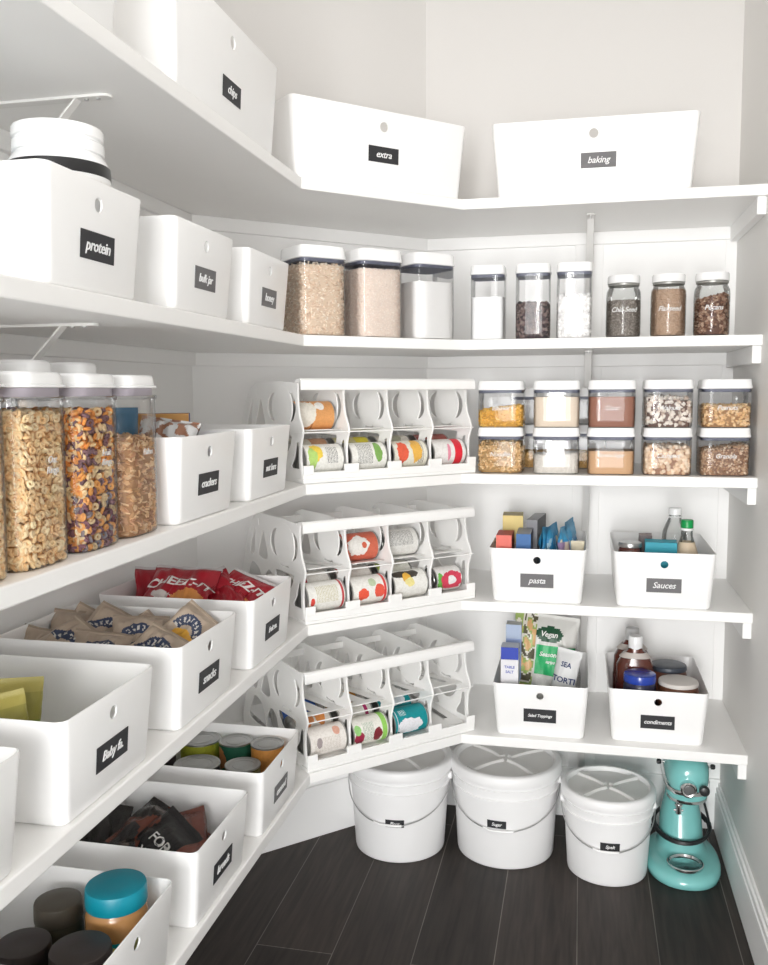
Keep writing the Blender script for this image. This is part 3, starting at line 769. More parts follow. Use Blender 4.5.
fr(3,2,'white can with green bean print', label_mat('bean_label', W_, [(.80,-25,.11,48,(.22,.42,.10))], text=(.42,-20,.22,45,(.15,.15,.15))))
bk(3,2,'can with a yellow patch behind the green bean can', label_mat('olive_label',(.6,.55,.3),[(.8,-60,.2,30,(.72,.62,.05))]))
fr(3,3,'can with red fruit and orange print', label_mat('fruit_label',(.78,.76,.66),[(.30,-20,.16,50,(.78,.12,.06)),(.72,-30,.15,60,(.82,.46,.08))],text=(.84,-20,.08,60,(.08,.07,.06))))
bk(3,3,'can lying behind the red fruit can', label_mat('grey_label',(.7,.66,.6),[(.6,-60,.2,40,(.4,.4,.3))]))
fr(3,4,'white can with a bright red band', label_mat('redband_label',(.84,.82,.8),[(.50,-5,.05,40,(.8,.3,.4))],rings=[(.68,.92,(.74,.02,.04))]))
bk(3,4,'can with a dark red top behind the red banded can', label_mat('darkred_label',(.4,.12,.1)))
up(2,2,'red and white can in the upper lane of the fourth shelf rack', label_mat('redframe_label',(.62,.14,.08),[(.45,-15,.30,45,(.84,.82,.78)),(.62,-15,.07,14,(.62,.12,.06))]))
up(2,3,'plain white can in the upper lane of the fourth shelf rack', label_mat('plain_label',(.76,.75,.72),text=(.5,-30,.38,35,(.2,.2,.2))))
fr(2,1,'white can with red edging in the fourth shelf rack', label_mat('rededge_label',W_,[(.14,10,.06,16,(.7,.06,.04))],rings=[(.94,1.0,(.5,.05,.06))],text=(.55,-20,.3,35,(.55,.5,.3))))
bk(2,1,'can with dark red stripe lying at the back', label_mat('stripe_label',(.8,.78,.74),rings=[(.3,.4,(.5,.03,.06))]))
fr(2,2,'white can with round tomatoes printed low', label_mat('tomato_label',W_,[(.34,8,.15,24,(.80,.10,.05)),(.80,0,.14,30,(.76,.10,.06)),(.62,-40,.1,20,(.5,.6,.4))],rings=[(.93,1.0,(.7,.05,.05))]))
bk(2,2,'can with red line lying behind the tomato can', label_mat('redline_label',(.78,.76,.72),rings=[(.1,.16,(.6,.05,.05))]))
fr(2,3,'white can with black and yellow print', label_mat('blackyellow_label',W_,[(.30,-60,.30,22,(.05,.04,.03)),(.62,-58,.2,20,(.06,.05,.04)),(.42,-42,.12,24,(.82,.46,.06)),(.5,-18,.14,20,(.82,.72,.3))]))
bk(2,3,'can with green print behind the black and yellow one', label_mat('greenprint_label',(.78,.77,.7),[(.15,-60,.12,40,(.45,.55,.12))]))
fr(2,4,'short can with red and green print at the rack end', label_mat('redgreen_label',(.80,.78,.76),[(.15,5,.1,50,(.15,.45,.08)),(.52,0,.36,44,(.66,.05,.10)),(.5,0,.14,22,(.82,.8,.8))]),r=.0325,h=.085)
fr(1,1,'pale can with a small barcode in the lowest rack', label_mat('pale_label',(.82,.78,.74),[(.28,-10,.07,20,(.35,.3,.3)),(.8,-50,.1,20,(.75,.4,.3))],text=(.5,0,.36,30,(.62,.56,.5))))
bk(1,1,'orange printed can behind the pale one', label_mat('orangeprint_label',(.78,.74,.68),[(.35,-60,.2,40,(.78,.32,.12)),(.75,-60,.15,40,(.76,.30,.08))]))
rackcan(1,1,.1905,.0685,'blue printed can third in the lowest rack', label_mat('blue_label',(.04,.14,.52),[(.5,-60,.3,20,(.8,.8,.8))]), group='cans lying in the can racks')
fr(1,2,'white and green can with dark cherries printed', label_mat('cherry_label',(.83,.82,.76),[(.18,10,.14,26,(.35,.02,.06)),(.72,10,.13,28,(.22,.02,.03)),(.14,-25,.1,22,(.3,.6,.2))],rings=[(.86,1.0,(.30,.62,.12))],text=(.45,-10,.16,40,(.3,.4,.3))))
bk(1,2,'can with a crimson edge behind the cherry can', label_mat('crimson_label',(.8,.78,.74),rings=[(.8,.9,(.45,.02,.14))]))
rackcan(1,2,.1905,.0685,'amber can third in the lowest rack', label_mat('amber_label',(.72,.36,.06)), group='cans lying in the can racks')
TL = (.0,.27,.30)
fr(1,3,'teal can with a white facts panel, front of its lane', label_mat('teal_label',TL,[(.48,8,.38,34,(.80,.80,.84))],rings=[(.10,.12,(.7,.7,.75))],text=(.3,-55,.1,14,(.8,.85,.85))))
bk(1,3,'teal can lying second in its lane', label_mat('teal_label_b',TL,[(.55,-50,.34,24,(.78,.80,.84))]))

# ------------------------------------------------------------------ pouches and bags
def pouch(name, label, cat, loc, rot, w, h, t, colfn, group=None, seed=0, wr=.006, mat=None, nx=40, ny=52, crimp=.05, parent=None, text=None, bend=0, taper=0):
    """sealed pillow bag; local x width, z height, -y front. colfn(u,v) with u,v in -1..1 / 0..1"""
    mb = MB()
    def y_at(x, z, side):
        u = x/(w/2); v = z/h
        e = max(0,(1-abs(u)**3.2)); vv = min(1,max(0,(v-crimp)/(.22)),max(0,(1-crimp-v)/.22)) 
        vv = math.sin(vv*PI/2)
        th = t/2*e**.6*vv
        nz = noise.noise(Vector((x*28+seed*7.3, z*22+seed*3.1, side*2.7+seed)))*wr*(.35+vv)
        nz += abs(noise.noise(Vector((x*60+seed, z*14, seed*1.7))))*wr*1.1*(vv)
        return side*(th+.0003) + nz + bend*((v-.5)**2)
    for side in (-1,1):
        vs = []; fs = []; cs = []
        for j in range(ny+1):
            for i in range(nx+1):
                x = -w/2+w*i/nx; z = h*j/ny
                xx = x*(1-.07*math.sin(PI*j/ny)**2+.03*noise.noise(Vector((seed,j*.15,2))))
                vs.append((xx*(1-taper*max(0,z/h-.6)/.4), y_at(x,z,side), z))
        o = len(mb.v); mb.v += vs
        for j in range(ny):
            for i in range(nx):
                u = (i+.5)/nx*2-1; v = (j+.5)/ny
                f = (j*(nx+1)+i, j*(nx+1)+i+1, (j+1)*(nx+1)+i+1, (j+1)*(nx+1)+i)
                if side > 0: f = f[::-1]
                mb.f.append(tuple(k+o for k in f)); mb.m.append(0); mb.c.append(colfn(u, v, side))
    me_o = mb.build(name, mat or PIECEG, parent, 180, loc=loc, rot=rot)
    if not parent: tag(me_o, label, cat, group)
    if text:
        for (s_,sz,cx,cz,ink,sh) in text:
            f = lambda X,Y,Z: Vector((cx+X, y_at(cx+X, cz+Y, -1)-.0012-Z, cz+Y))
            lettering(s_, sz, ink, me_o, shear=sh, bold=sz*.02, conform=f)
    return me_o
def keep_in(o, y, zb=None, x0=-.952, x1=-.630, hy=.112):
    """slide a thing sideways so that it stays between the walls of its bin"""
    Mx = o.matrix_basis; P = [Mx @ v.co for v in o.data.vertices]
    for ax,lo,hi in ((0,x0,x1),(1,y-hy,y+hy)):
        a = min(p[ax] for p in P); b = max(p[ax] for p in P)
        if b-a > hi-lo: d = (lo+hi)/2-(a+b)/2
        else: d = max(0, lo-a)-max(0, b-hi)
        o.location[ax] += d
    if zb is not None:
        a = min(p.z for p in P)
        if a < zb: o.location[2] += zb-a
    return o
REDINK = M('red_ink',(.7,.03,.03),.5); NAVY = M('navy_ink',(.03,.05,.15),.5); WHT = M('white_print',(.85,.84,.82),.5); TANI = M('tan_print',(.7,.62,.4),.5)

def bag_rot(lean, yaw, roll=0):   # lean back from vertical, then yaw; roll about its own normal
    return tuple((Matrix.Rotation(yaw,3,'Z') @ Matrix.Rotation(-lean,3,'X') @ Matrix.Rotation(roll,3,'Y')).to_euler())

# red snack bags
def redcol(u,v,side):
    if v<.05 or v>.95: return (.62,.60,.60)
    if .05<v<.085 or .915<v<.95: return (.20,.02,.03)
    if side<0 and ((u-.45)/.5)**2+((v-.24)/.16)**2<1: return (.72,.30,.08)
    if side<0 and ((u+.35)/.28)**2+((v-.26)/.07)**2<1: return (.75,.70,.68)
    return (.40,.010,.024)
zb = ZS[2][1]+.006
reds = [  # x, y, z(base), lean, yaw, roll
 (-.760,1.700,.085,60,95,82,.155),
 (-.800,1.790,.088,66,70,40,.15),
 (-.700,1.775,.092,62,60,75,.15),
 (-.715,1.690,.080,72,100,-60,.15),
 (-.855,1.700,.070,48,80,-20,.15),
 (-.870,1.780,.066,50,60,60,.15),
 (-.770,1.735,.060,80,90,20,.15),
 (-.690,1.800,.082,70,20,-80,.13)]
lb = ['red snack bag in the fruit bin, lying lettered side up','red snack bag at the far wall side of its bin','red snack bag leaning at the far front corner of its bin','red snack bag low by the near front corner of its bin','red snack bag standing at the near back of its bin','red snack bag standing at the far back of its bin','red snack bag underneath the other red bags','small red snack bag tucked by the can rack side']
RB = []
def flatbag(name,label,x,y,z,w,h,t,colfn,tilt,az,spin,group,seed,text=None,mat=None,wr=.0075):
    """bag whose front normal points up and is tilted by `tilt` degrees toward azimuth az; spin = turn about that normal. x,y,z = bag centre"""
    T = Matrix.Rotation(math.radians(az),4,'Z') @ Matrix.Rotation(math.radians(tilt),4,'Y') @ Matrix.Rotation(math.radians(spin-az),4,'Z')
    base = Matrix.Rotation(-PI/2,4,'X')      # -y (front) -> +z ; z(height) -> +y
    Mx = Matrix.Translation((x,y,z)) @ T @ base @ Matrix.Translation((0,0,-h/2))
    o = pouch(name,label,'bag',(0,0,0),(0,0,0),w,h,t,colfn,group,seed,wr,mat,text=text)
    o.location = Mx.to_translation(); o.rotation_euler = Mx.to_euler()
    return o
z2 = ZS[2][1]
CZ = lambda s_: [('CHEEZ-IT', .030, 0, .098, WHT, .1)]
G = 'red snack bags in the bin'
rb = lambda lbl,x,y,z,w,h,t,ti,az,sp,sd,tx=None: keep_in(flatbag('snack_bag',lbl,x,y,z2+z,w,h,t,redcol,ti,az,sp,G,sd,tx,wr=.010), 1.738, z2+.006)
CB = [('CHEEZ-IT', .034, 0, .085, WHT, .15)]
rb('red cheese snack bag with its white lettering in front', -.815,1.710,.136,.145,.165,.035,24,-75,6,1,CB)
rb('red snack bag standing on edge at the back left, silver seam up', -.885,1.785,.118,.13,.15,.028,34,-50,28,2)
rb('red snack bag in the middle of the heap, behind the lettered one', -.780,1.800,.116,.13,.15,.03,28,-30,-30,3,[('EEZ', .028, 0, .10, WHT, .1)])
rb('red snack bag at the front right of the heap', -.715,1.730,.104,.125,.145,.03,20,-60,30,4)
rb('red snack bag by the far rim of its bin', -.690,1.800,.115,.12,.13,.03,30,-80,-20,5,[('CHEEZ-IT', .026, 0, .08, WHT, .1)])
rb('red snack bag low at the near left of its bin', -.860,1.690,.085,.13,.15,.03,25,-60,-40,6)
rb('red snack bag wedged between the front right bags', -.745,1.770,.112,.11,.13,.026,45,-40,65,8)
rb('red snack bag under the others at the bottom', -.770,1.745,.055,.14,.17,.035,5,0,80,7)

# kraft snack bags
def kraft(u,v,side):
    base = (.50,.40,.31)
    if v<.04 or v>.96: return (.34,.27,.21)
    if side<0:
        x = u; y = (v-.50)*2.3
        r = math.hypot(x, y+.25)
        if .40<r<.80 and y>-.15:
            a = math.degrees(math.atan2(y+.25,x))
            if .50<r<.70 and int(a/9)%2==0 and random.random()<.75: return (.62,.60,.56)
            return (.03,.045,.10)
        if (x/.34)**2+((y+.42)/.20)**2<1: return (.66,.36,.06) if x>-.05 else (.10,.09,.12)
    return base
kr = [(-.915,1.345,.104,42,-60,10,'kraft snack bag at the near wall side, leaning'),
 (-.860,1.365,.118,36,-60,-22,'kraft snack bag second from the wall side, emblem showing'),
 (-.905,1.450,.114,40,-55,18,'kraft snack bag at the far wall side of its bin'),
 (-.800,1.350,.112,30,-60,14,'kraft snack bag in the near middle of its bin'),
 (-.835,1.450,.124,38,-55,-8,'kraft snack bag in the far middle, emblem up'),
 (-.760,1.430,.118,36,-60,22,'kraft snack bag behind the nearest front one'),
 (-.700,1.365,.116,32,-65,-16,'kraft snack bag at the near front corner, emblem showing'),
 (-.775,1.485,.112,40,-50,-28,'kraft snack bag by the far rim of its bin'),
 (-.885,1.490,.108,50,-60,-5,'kraft snack bag standing in the far back corner')]
for i,(x,y,z,ti,az,sp,lb_) in enumerate(kr):
    keep_in(flatbag('snack_bag', lb_, x,y,z2+z-.012,.100,.120,.032,kraft,ti,az,sp,'kraft snack bags in the bin',20+i,wr=.011), 1.40, z2+.006)
def kraft2(u,v,side):
    c = kraft(u,v,side)
    if side<0 and ((u-.05)/.55)**2+((v-.36)/.12)**2<1: return (.80,.42,.05)
    return c
keep_in(flatbag('snack_bag','cream snack bag with a yellow print at the far front corner', -.672,1.475,z2+.118,.080,.105,.035,kraft2,50,-60,-20,'kraft snack bags in the bin',40,wr=.011), 1.40, z2+.006)
keep_in(flatbag('snack_bag','kraft snack bag buried under the others', -.78,1.40,z2+.05,.14,.2,.04,kraft,4,0,80,'kraft snack bags in the bin',41), 1.40, z2+.006)

# yellow-green pouches in the nearest full bin
def yg(u,v,side):
    if v>.86: return (.40,.34,.08)
    if side<0 and v<.60 and abs(u)<.55: return (.42,.45,.36) if int(v*60)%3 else (.25,.28,.2)
    if v<.62 and u>.1: return (.20,.26,.03)
    return (.30,.27,.05)
for i,(x,y,ra,lb_) in enumerate([(-.705,.985,-8,'yellow green pouch standing nearest the bin front'),(-.745,1.035,4,'yellow green pouch standing behind the front one'),(-.785,.985,-4,'yellow green pouch in the middle of the row'),(-.835,1.02,6,'yellow green pouch at the back of the row')]):
    keep_in(pouch('food_pouch', lb_, 'pouch', (x,y,z2+.010), (math.radians(-14),math.radians(ra),math.radians(35)), .075,.150,.028,yg,'yellow green pouches',50+i,.003), 1.07)

# dark plastic food bags on the lowest shelf
def darkbag(u,v,side):
    n = noise.noise(Vector((u*2.1,v*4.2,side*3+1)))
    if n>.12: return (.13,.035,.02)
    if n<-.25: return (.10,.075,.06)
    return (.014,.010,.009)
z1 = ZS[1][1]
GB = 'dark plastic bags in the bin'
DARK = Mcol('glossy_dark_film', .18, .6, .6)
keep_in(flatbag('food_bag','dark brown bag bulging in the middle of its bin', -.760,1.440,z1+.075,.15,.20,.08,darkbag,25,-50,-15,GB,61,[('FOR', .024, .02,.05, WHT, .0)],DARK,.012), 1.432, z1+.006)
keep_in(flatbag('food_bag','dark bag with pale lettering at the wall side', -.875,1.435,z1+.085,.13,.16,.05,lambda u,v,s:(.016,.012,.01) if v>.3 else (.30,.20,.16),40,-40,20,GB,62,[('IZS', .026, -.01,.11, TANI, .0)],DARK,.010), 1.432, z1+.006)
keep_in(flatbag('food_bag','dark bag with white lettering by the bin front', -.680,1.40,z1+.075,.13,.17,.06,lambda u,v,s:(.012,.010,.010) if u<.4 else (.20,.055,.035),35,-70,-30,GB,63,[('FOR', .026, -.005,.10, WHT, .0),('YOU', .022, -.005,.07, WHT, .0)],DARK,.011), 1.432, z1+.006)
keep_in(flatbag('food_bag','reddish dried food bag at the far front of its bin', -.690,1.51,z1+.07,.11,.14,.05,lambda u,v,s:(.16,.05,.035),35,-80,30,GB,64,None,DARK,.010), 1.432, z1+.006)
keep_in(flatbag('food_bag','flat kraft strip bag lying at the wall side under the dark ones', -.860,1.38,z1+.05,.12,.17,.03,lambda u,v,s:(.34,.25,.2) if abs(u)<.5 else (.02,.016,.012),15,-40,60,GB,65,None,DARK,.006), 1.432, z1+.006)

# ------------------------------------------------------------------ cans standing in the lowest bin
def standcan(x,y,z,r,h,label,mat): return make_can(label,(x,y,z),(0,0,random.uniform(0,6)),mat,r,h,'cans standing in the bin','tin_can')
zc = z1+.0065
cg = label_mat('green_blue_label',(.03,.16,.09),[(.5,-90,.5,50,(.12,.48,.56)),(.4,-30,.3,30,(.5,.2,.1))],h=.09)
def ringlabel(n,c,h,bl=()): return label_mat(n,c,bl,h=h)
standcan(-.838,1.850,zc+.03,.046,.085,'wide can with a lime green label at the far wall side', ringlabel('lime_label',(.42,.45,.04),.085))
standcan(-.752,1.850,zc,.0385,.118,'can with a green and blue label in the far row', ringlabel('greenblue_label',(.02,.12,.07),.118,[(.8,-100,.4,40,(.10,.50,.60)),(.7,-40,.2,30,(.6,.25,.1))]))
standcan(-.674,1.842,zc,.0375,.120,'can with an orange and green label by the bin front', ringlabel('orangegreen_label',(.60,.26,.06),.12,[(.3,-60,.3,40,(.5,.5,.1))]))
standcan(-.905,1.765,zc,.043,.108,'grey topped can at the near wall side', ringlabel('dark_label',(.07,.06,.06),.095))
standcan(-.800,1.745,zc,.050,.102,'widest can, low in the near row', ringlabel('darkgrey_label',(.10,.10,.10),.09))
standcan(-.700,1.757,zc,.0385,.104,'can with a dark olive label low in the bin front', ringlabel('olive2_label',(.16,.15,.05),.085))
standcan(-.672,1.690,zc,.033,.098,'can touching the near front corner of its bin', ringlabel('dark2_label',(.06,.07,.10),.082))
standcan(-.742,1.680,zc,.030,.095,'small can with a crimson label in the near row', ringlabel('crimson2_label',(.35,.01,.05),.08))

# ------------------------------------------------------------------ peanut butter and dark lidded jars
def screwjar(name,label,x,y,z,r,h,lh,body,lid,group=None,band=None,tilt=0):
    t = thing(name,label,'jar',(x,y,z),0,group,(tilt,0,0))
    MB().lathe([(r*.86,.0),(r*.97,.004),(r,.012),(r,h*.55),(r*.985,h-lh-.012),(r*.93,h-lh-.003),(r*.88,h-lh),(r*.88,h-lh+.004)],44).build('jar_body',body,t,60)
    l = MB(); pr = [(r*.90,h-lh),(r*.975,h-lh+.001),(r*.985,h-lh+.003),(r*.975,h-.004),(r*.95,h-.001),(r*.90,h),(r*.3,h-.0005)]
    l.lathe(pr,72)
    l.build('lid',lid,t,35)
    if band:
        b = MB().lathe([(r*1.004,h*.12),(r*1.004,h*.56)],44,cap=False); b.build('paper_label',band,t)
    return t
PB = M('peanut_butter',(.50,.25,.09),.25,coat=.4)
TLID = M('teal_lid_plastic',(.0,.23,.31),.4)
DLID = M('dark_brown_lid',(.035,.025,.022),.45,var=.2)
OLID = M('olive_brown_lid',(.09,.075,.055),.45,var=.2)
screwjar('peanut_butter_jar','peanut butter jar with a teal lid', -.681,1.184,zc,.047,.157,.030,PB,TLID,'jars in the nearest low bin',label_mat('pb_label',(.0,.34,.38),[(.4,-60,.2,30,(.6,.5,.1)),(.7,-20,.2,30,(.5,.5,.2))],h=.138))
screwjar('nut_butter_jar','jar with an olive brown lid behind the teal one', -.782,1.186,zc,.037,.118,.030,M('olive_jar',(.06,.05,.03),.3),OLID,'jars in the nearest low bin')
screwjar('nut_butter_jar','jar with a very dark lid in front of the teal one', -.679,1.078,zc,.044,.122,.030,M('dark_jar',(.03,.02,.015),.3),DLID,'jars in the nearest low bin')
screwjar('nut_butter_jar','dark lidded jar at the bottom edge of the picture', -.775,1.085,zc,.040,.112,.028,M('dark_jar_b',(.03,.02,.015),.3),DLID,'jars in the nearest low bin')

# ------------------------------------------------------------------ things in the second and third shelf bins
t = thing('protein_tub','big white tub with a black band standing in the protein bin','tub',(-.698,1.136,ZS[4][1]+.0065),0)
r = .0675
MB().lathe([(r*.94,0),(r,.004),(r,.156),(r*.985,.168),(r*.90,.178),(r*.84,.182),(r*.84,.186)],56).build('tub_body',LIDW,t,60)
MB().lathe([(r*.86,.183),(r*.885,.184),(r*.885,.197),(r*.84,.199),(r*.84,.2015),(r*.885,.203),(r*.885,.214),(r*.86,.217),(r*.3,.218)],56).build('lid',LIDW,t,35)
bd = MB(); seg=56
bd.lathe([(r*1.004,.151),(r*1.004,.157),(r*.993,.1675)],56,cap=False).build('black_band',BLACK,t)
g = MB().lathe([(r*1.0045,.118),(r*1.0045,.145)],56,cap=False); 
g.build('paper_label', label_mat('tub_label',(.86,.85,.84),[(.45,-55,.12,24,(.82,.66,.34))],h=.3), t)
def carton(name,label,cat,x,y,z,w,d,h,rz,cols,group=None,tilt=0,text=None):
    """cols = (front, side, top, stripe)"""
    mb = MB(); f_,s_,t_,st = cols
    def q(a,b,c_,dd,col): mb.add([a,b,c_,dd],[(0,1,2,3)],0,col)
    X,Y = w/2,d/2; hs = h*(.85 if name=='food_carton' else .62)
    q((-X,-Y,0),(X,-Y,0),(X,-Y,hs),(-X,-Y,hs),f_); q((-X,-Y,hs),(X,-Y,hs),(X,-Y,h),(-X,-Y,h),st)
    for sx in (-1,1): q((sx*X,-Y,0),(sx*X,Y,0),(sx*X,Y,h),(sx*X,-Y,h),s_)
    q((-X,Y,0),(X,Y,0),(X,Y,h),(-X,Y,h),s_); q((-X,-Y,h),(X,-Y,h),(X,Y,h),(-X,Y,h),t_); q((-X,-Y,0),(X,-Y,0),(X,Y,0),(-X,Y,0),s_)
    import bmesh
    o = mb.build(name,MATTE,None,0,loc=(x,y,z),rot=(0,tilt,rz))
    b = bmesh.new(); b.from_mesh(o.data); bmesh.ops.remove_doubles(b,verts=b.verts,dist=1e-5); b.to_mesh(o.data); b.free()
    m = o.modifiers.new('bevel','BEVEL'); m.width=.0008; m.segments=2
    tag(o,label,cat,group)
    if text:
        for s2,sz,cx,cz,ink in text: lettering(s2,sz,ink,o,(cx,-Y-.0008,cz),(PI/2,0,0),0,.0002)
    return o
z3 = ZS[3][1]
carton('juice_carton','blue carton behind the protein tub at the left edge','carton',-.83,1.02,ZS[4][1]+.0065,.05,.05,.185,0,((.10,.42,.62),(.10,.42,.62),(.7,.8,.85),(.12,.46,.66)))
carton('cracker_box','orange and blue cracker box at the back of the crackers bin','box',-.742,1.500,z3+.0065,.105,.032,.168,.38,((.60,.30,.08),(.03,.05,.20),(.66,.36,.12),(.62,.32,.09)))
e_ = MB().lathe([(.016,-.0008),(.016,.0)],20,(0,-.0262,.135),'y'); 
def silver(u,v,s):
    n = noise.noise(Vector((u*3,v*6,s)));
    return (.62,.62,.62) if n>-.1 else (.30,.14,.08)
keep_in(flatbag('foil_bag','silver and brown foil bag in the crackers bin', -.680,1.40,z3+.135,.10,.085,.03,silver,50,-70,10,None,70), 1.43, z3+.006)
pouch('chip_bag','dark blue and yellow bag standing in the crackers bin behind the flakes','bag',(-.79,1.400,z3+.01),(math.radians(-6),0,math.radians(35)),.11,.178,.035,lambda u,v,s:(.03,.16,.30) if v>.72 else ((.5,.42,.1) if v>.5 else (.04,.10,.2)),None,71)
keep_in(flatbag('cereal_bar','dark wrapped bar lying flat in the bin beside the can rack', -.83,1.75,z3+.12,.05,.13,.015,lambda u,v,s:(.12,.10,.09),10,0,70,None,72), 1.745, z3+.006)
# a red printed packet peeking over the chips bin
pouch('chip_bag','white bag with red print peeking out of the chips bin','bag',(-.76,1.57,ZS[5][1]+.008),(math.radians(-4),0,math.radians(70)),.22,.235,.05,lambda u,v,s:(.82,.80,.79) if (noise.noise(Vector((u*6,v*9,2)))<.28) else (.72,.12,.16),None,73)

# pasta bin ------------------------------------------------------
yp = 2.318
GP='boxes in the pasta bin'
carton('pasta_box','red pasta box at the front left of the pasta bin','box',-.192,yp+.055,z2+.0065,.040,.09,.165,.0,((.72,.12,.09),(.62,.16,.12),(.50,.06,.05),(.74,.16,.12)),GP)
carton('pasta_box','tall box with a yellow band behind the red box','box',-.180,yp+.175,z2+.0065,.055,.08,.200,.05,((.74,.66,.58),(.70,.6,.3),(.52,.42,.20),(.78,.62,.24)),GP)
carton('pasta_box','blue pasta box with a grey top','box',-.142,yp+.075,z2+.0065,.038,.11,.168,.0,((.04,.12,.34),(.03,.04,.08),(.34,.35,.38),(.04,.14,.36)),GP)
carton('pasta_box','long grey black box leaning beside the blue box','box',-.118,yp+.20,z2+.0065,.03,.14,.19,-.12,((.3,.3,.32),(.10,.10,.11),(.42,.42,.44),(.30,.3,.32)),GP)
def bluep(k):
    def f(u,v,s):
        if v>.82 : return (.05,.28,.48)
        n = noise.noise(Vector((u*3+k,v*5,k)))
        if k==2 and v<.78: return (.30,.20,.36) if n>0 else (.60,.5,.42)
        if n>.28: return (.66,.60,.42)
        return (.03,.23,.46) if n>-.2 else (.35,.55,.68)
    return f
for i,(x,y,h,ra,lb_) in enumerate([(-.082,yp+.06,.172,8,'blue pouch leaning left, first in the pasta bin row'),(-.058,yp+.10,.178,-4,'blue pouch second in the pasta bin row'),(-.032,yp+.06,.176,2,'blue pouch with purple print in the pasta bin'),(-.004,yp+.11,.178,-2,'blue pouch fourth in the pasta bin row'),(.010,yp+.19,.180,-6,'blue pouch at the back right of the pasta bin')]):
    keep_in(pouch('food_pouch',lb_,'pouch',(x,y,z2+.008),(math.radians(-3),math.radians(ra),math.radians(74)),.10,h+.007,.024,bluep(i),'blue pouches in the pasta bin',80+i,.006,taper=.3), 2.475, None, -.213, .003, .145)
pouch('food_pouch','small cream packet at the front right of the pasta bin','pouch',(-.012+.008,yp+.03,z2+.05),(math.radians(-6),0,0),.034,.108,.02,lambda u,v,s:(.62,.56,.42) if v>.5 else (.5,.42,.3),None,90,.002)

# sauces bin ------------------------------------------------------
BROWN = M('dark_sauce',(.10,.022,.012),.12,coat=.6); SAUCEG = M('red_sauce',(.12,.02,.01),.15,coat=.5)
t = screwjar('sauce_jar','brown sauce jar with a metal lid at the left of its bin',.128,2.37,z2+.0065,.030,.150,.012,BROWN,STEEL)
carton('food_box','teal box with a green panel in the sauces bin','box',.205,2.385,z2+.0065,.078,.05,.152,-.05,((.0,.27,.36),(.0,.22,.30),(.02,.36,.46),(.02,.32,.42)))
carton('food_box','small dark topped box behind the teal one','box',.170,2.44,z2+.0065,.032,.04,.160,0,((.4,.34,.34),(.2,.16,.16),(.34,.26,.26),(.12,.1,.1)))
def bottle(name,label,x,y,z,prof,body,cap_prof,cap,extra=None,seg=40,sx=1,sy=1,rz=0,group=None):
    t = thing(name,label,'bottle',(x,y,z),rz,group)
    MB().lathe(prof,seg).build('bottle_body',body,t,50)
    MB().lathe(cap_prof,28).build('cap',cap,t,35)
    t.scale = (sx,sy,1)
    if extra:
        for nm,pr,mt in extra: MB().lathe(pr,seg,cap=False).build(nm,mt,t)
    return t
bottle('glass_bottle','tall clear bottle with a white cap in the sauces bin',.245,2.455,z2+.0065,
  [(.028,0),(.031,.004),(.032,.01),(.032,.15),(.030,.170),(.022,.19),(.0155,.205),(.0155,.215)],GLASS,
  [(.015,.212),(.0165,.213),(.0165,.228),(.0155,.230),(.006,.2305)],LIDW,[('screw_ring',[(.0165,.205),(.018,.207),(.0165,.209)],LIDW)])
bottle('glass_bottle','short glass bottle with a bright green cap and cream label',.268,2.385,z2+.0065,
  [(.026,0),(.029,.004),(.030,.01),(.030,.105),(.028,.125),(.0195,.150),(.0145,.168),(.014,.188)],GLASS,
  [(.0135,.188),(.0155,.189),(.0155,.207),(.0145,.209),(.005,.2095)],M('green_cap',(.0,.30,.07),.35),
  [('cap_ring',[(.0150,.182),(.0158,.185),(.0150,.188)],LIDW),('paper_label',[(.0296,.120),(.0200,.151),(.0195,.153)],M('cream_label',(.62,.50,.36),.5)),('bottle_fill',[(.027,.012),(.027,.100)],M('olive_fill',(.22,.19,.13),.3))])
# salad toppings bin
carton('food_carton','blue and white carton at the left of the toppings bin','carton',-.176,2.375,z1+.0065,.046,.05,.222,0,((.76,.75,.78),(.55,.57,.68),(.55,.58,.66),(.03,.06,.42)),None,0,[('TABLE', .010,0,.168,M('blue_ink',(.15,.18,.5),.5)),('SALT', .010,0,.155,bpy.data.materials['blue_ink'] if 'blue_ink' in bpy.data.materials else NAVY)])
carton('food_carton','pale blue carton standing behind the blue and white one','carton',-.172,2.455,z1+.0065,.042,.04,.262,0,((.30,.38,.62),(.34,.4,.55),(.6,.6,.62),(.42,.5,.66)))
def veg(u,v,s):
    if s<0:
        if .43<v<.71 and u>-.22: return (.02,.40,.13)
        if ((u-.15)/.42)**2+((v-.82)/.075)**2<1: return (.01,.07,.03)
        if v<.40 and u>-.1: return (.62,.61,.59)
        if u<-.25:
            n = noise.noise(Vector((u*5,v*9,4)))
            if n>.18: return (.66,.40,.18)
            if n>-.05: return (.32,.42,.12)
            if n>-.22: return (.72,.68,.6)
            return (.10,.09,.05)
    return (.66,.65,.62)
pouch('food_bag','large white and green bag standing in the toppings bin','bag',(-.105,2.44,z1+.010),(math.radians(-7),math.radians(4),math.radians(-6)),.175,.285,.06,veg,None,91,.005,None,44,60,.03,text=[('Vegan',.020,.012,.234,WHT,.2),('Seasoned',.017,.022,.180,WHT,.2),('strips',.012,.022,.160,WHT,.2)])
def tort(u,v,s):
    if v<.36: return (.0,.22,.36) if v>.22 else (.25,.10,.10)
    return (.72,.72,.72)
keep_in(pouch('food_bag','white and blue bag leaning at the right of the toppings bin','bag',(-.030,2.385,z1+.030),(math.radians(-8),math.radians(9),math.radians(-12)),.066,.190,.035,tort,None,92,.004,None,30,44,text=[('TORTI',.022,0,.108,NAVY,.0),('SEA',.018,.0,.150,NAVY,.0)]), 2.485, None, -.202, .014, .15)
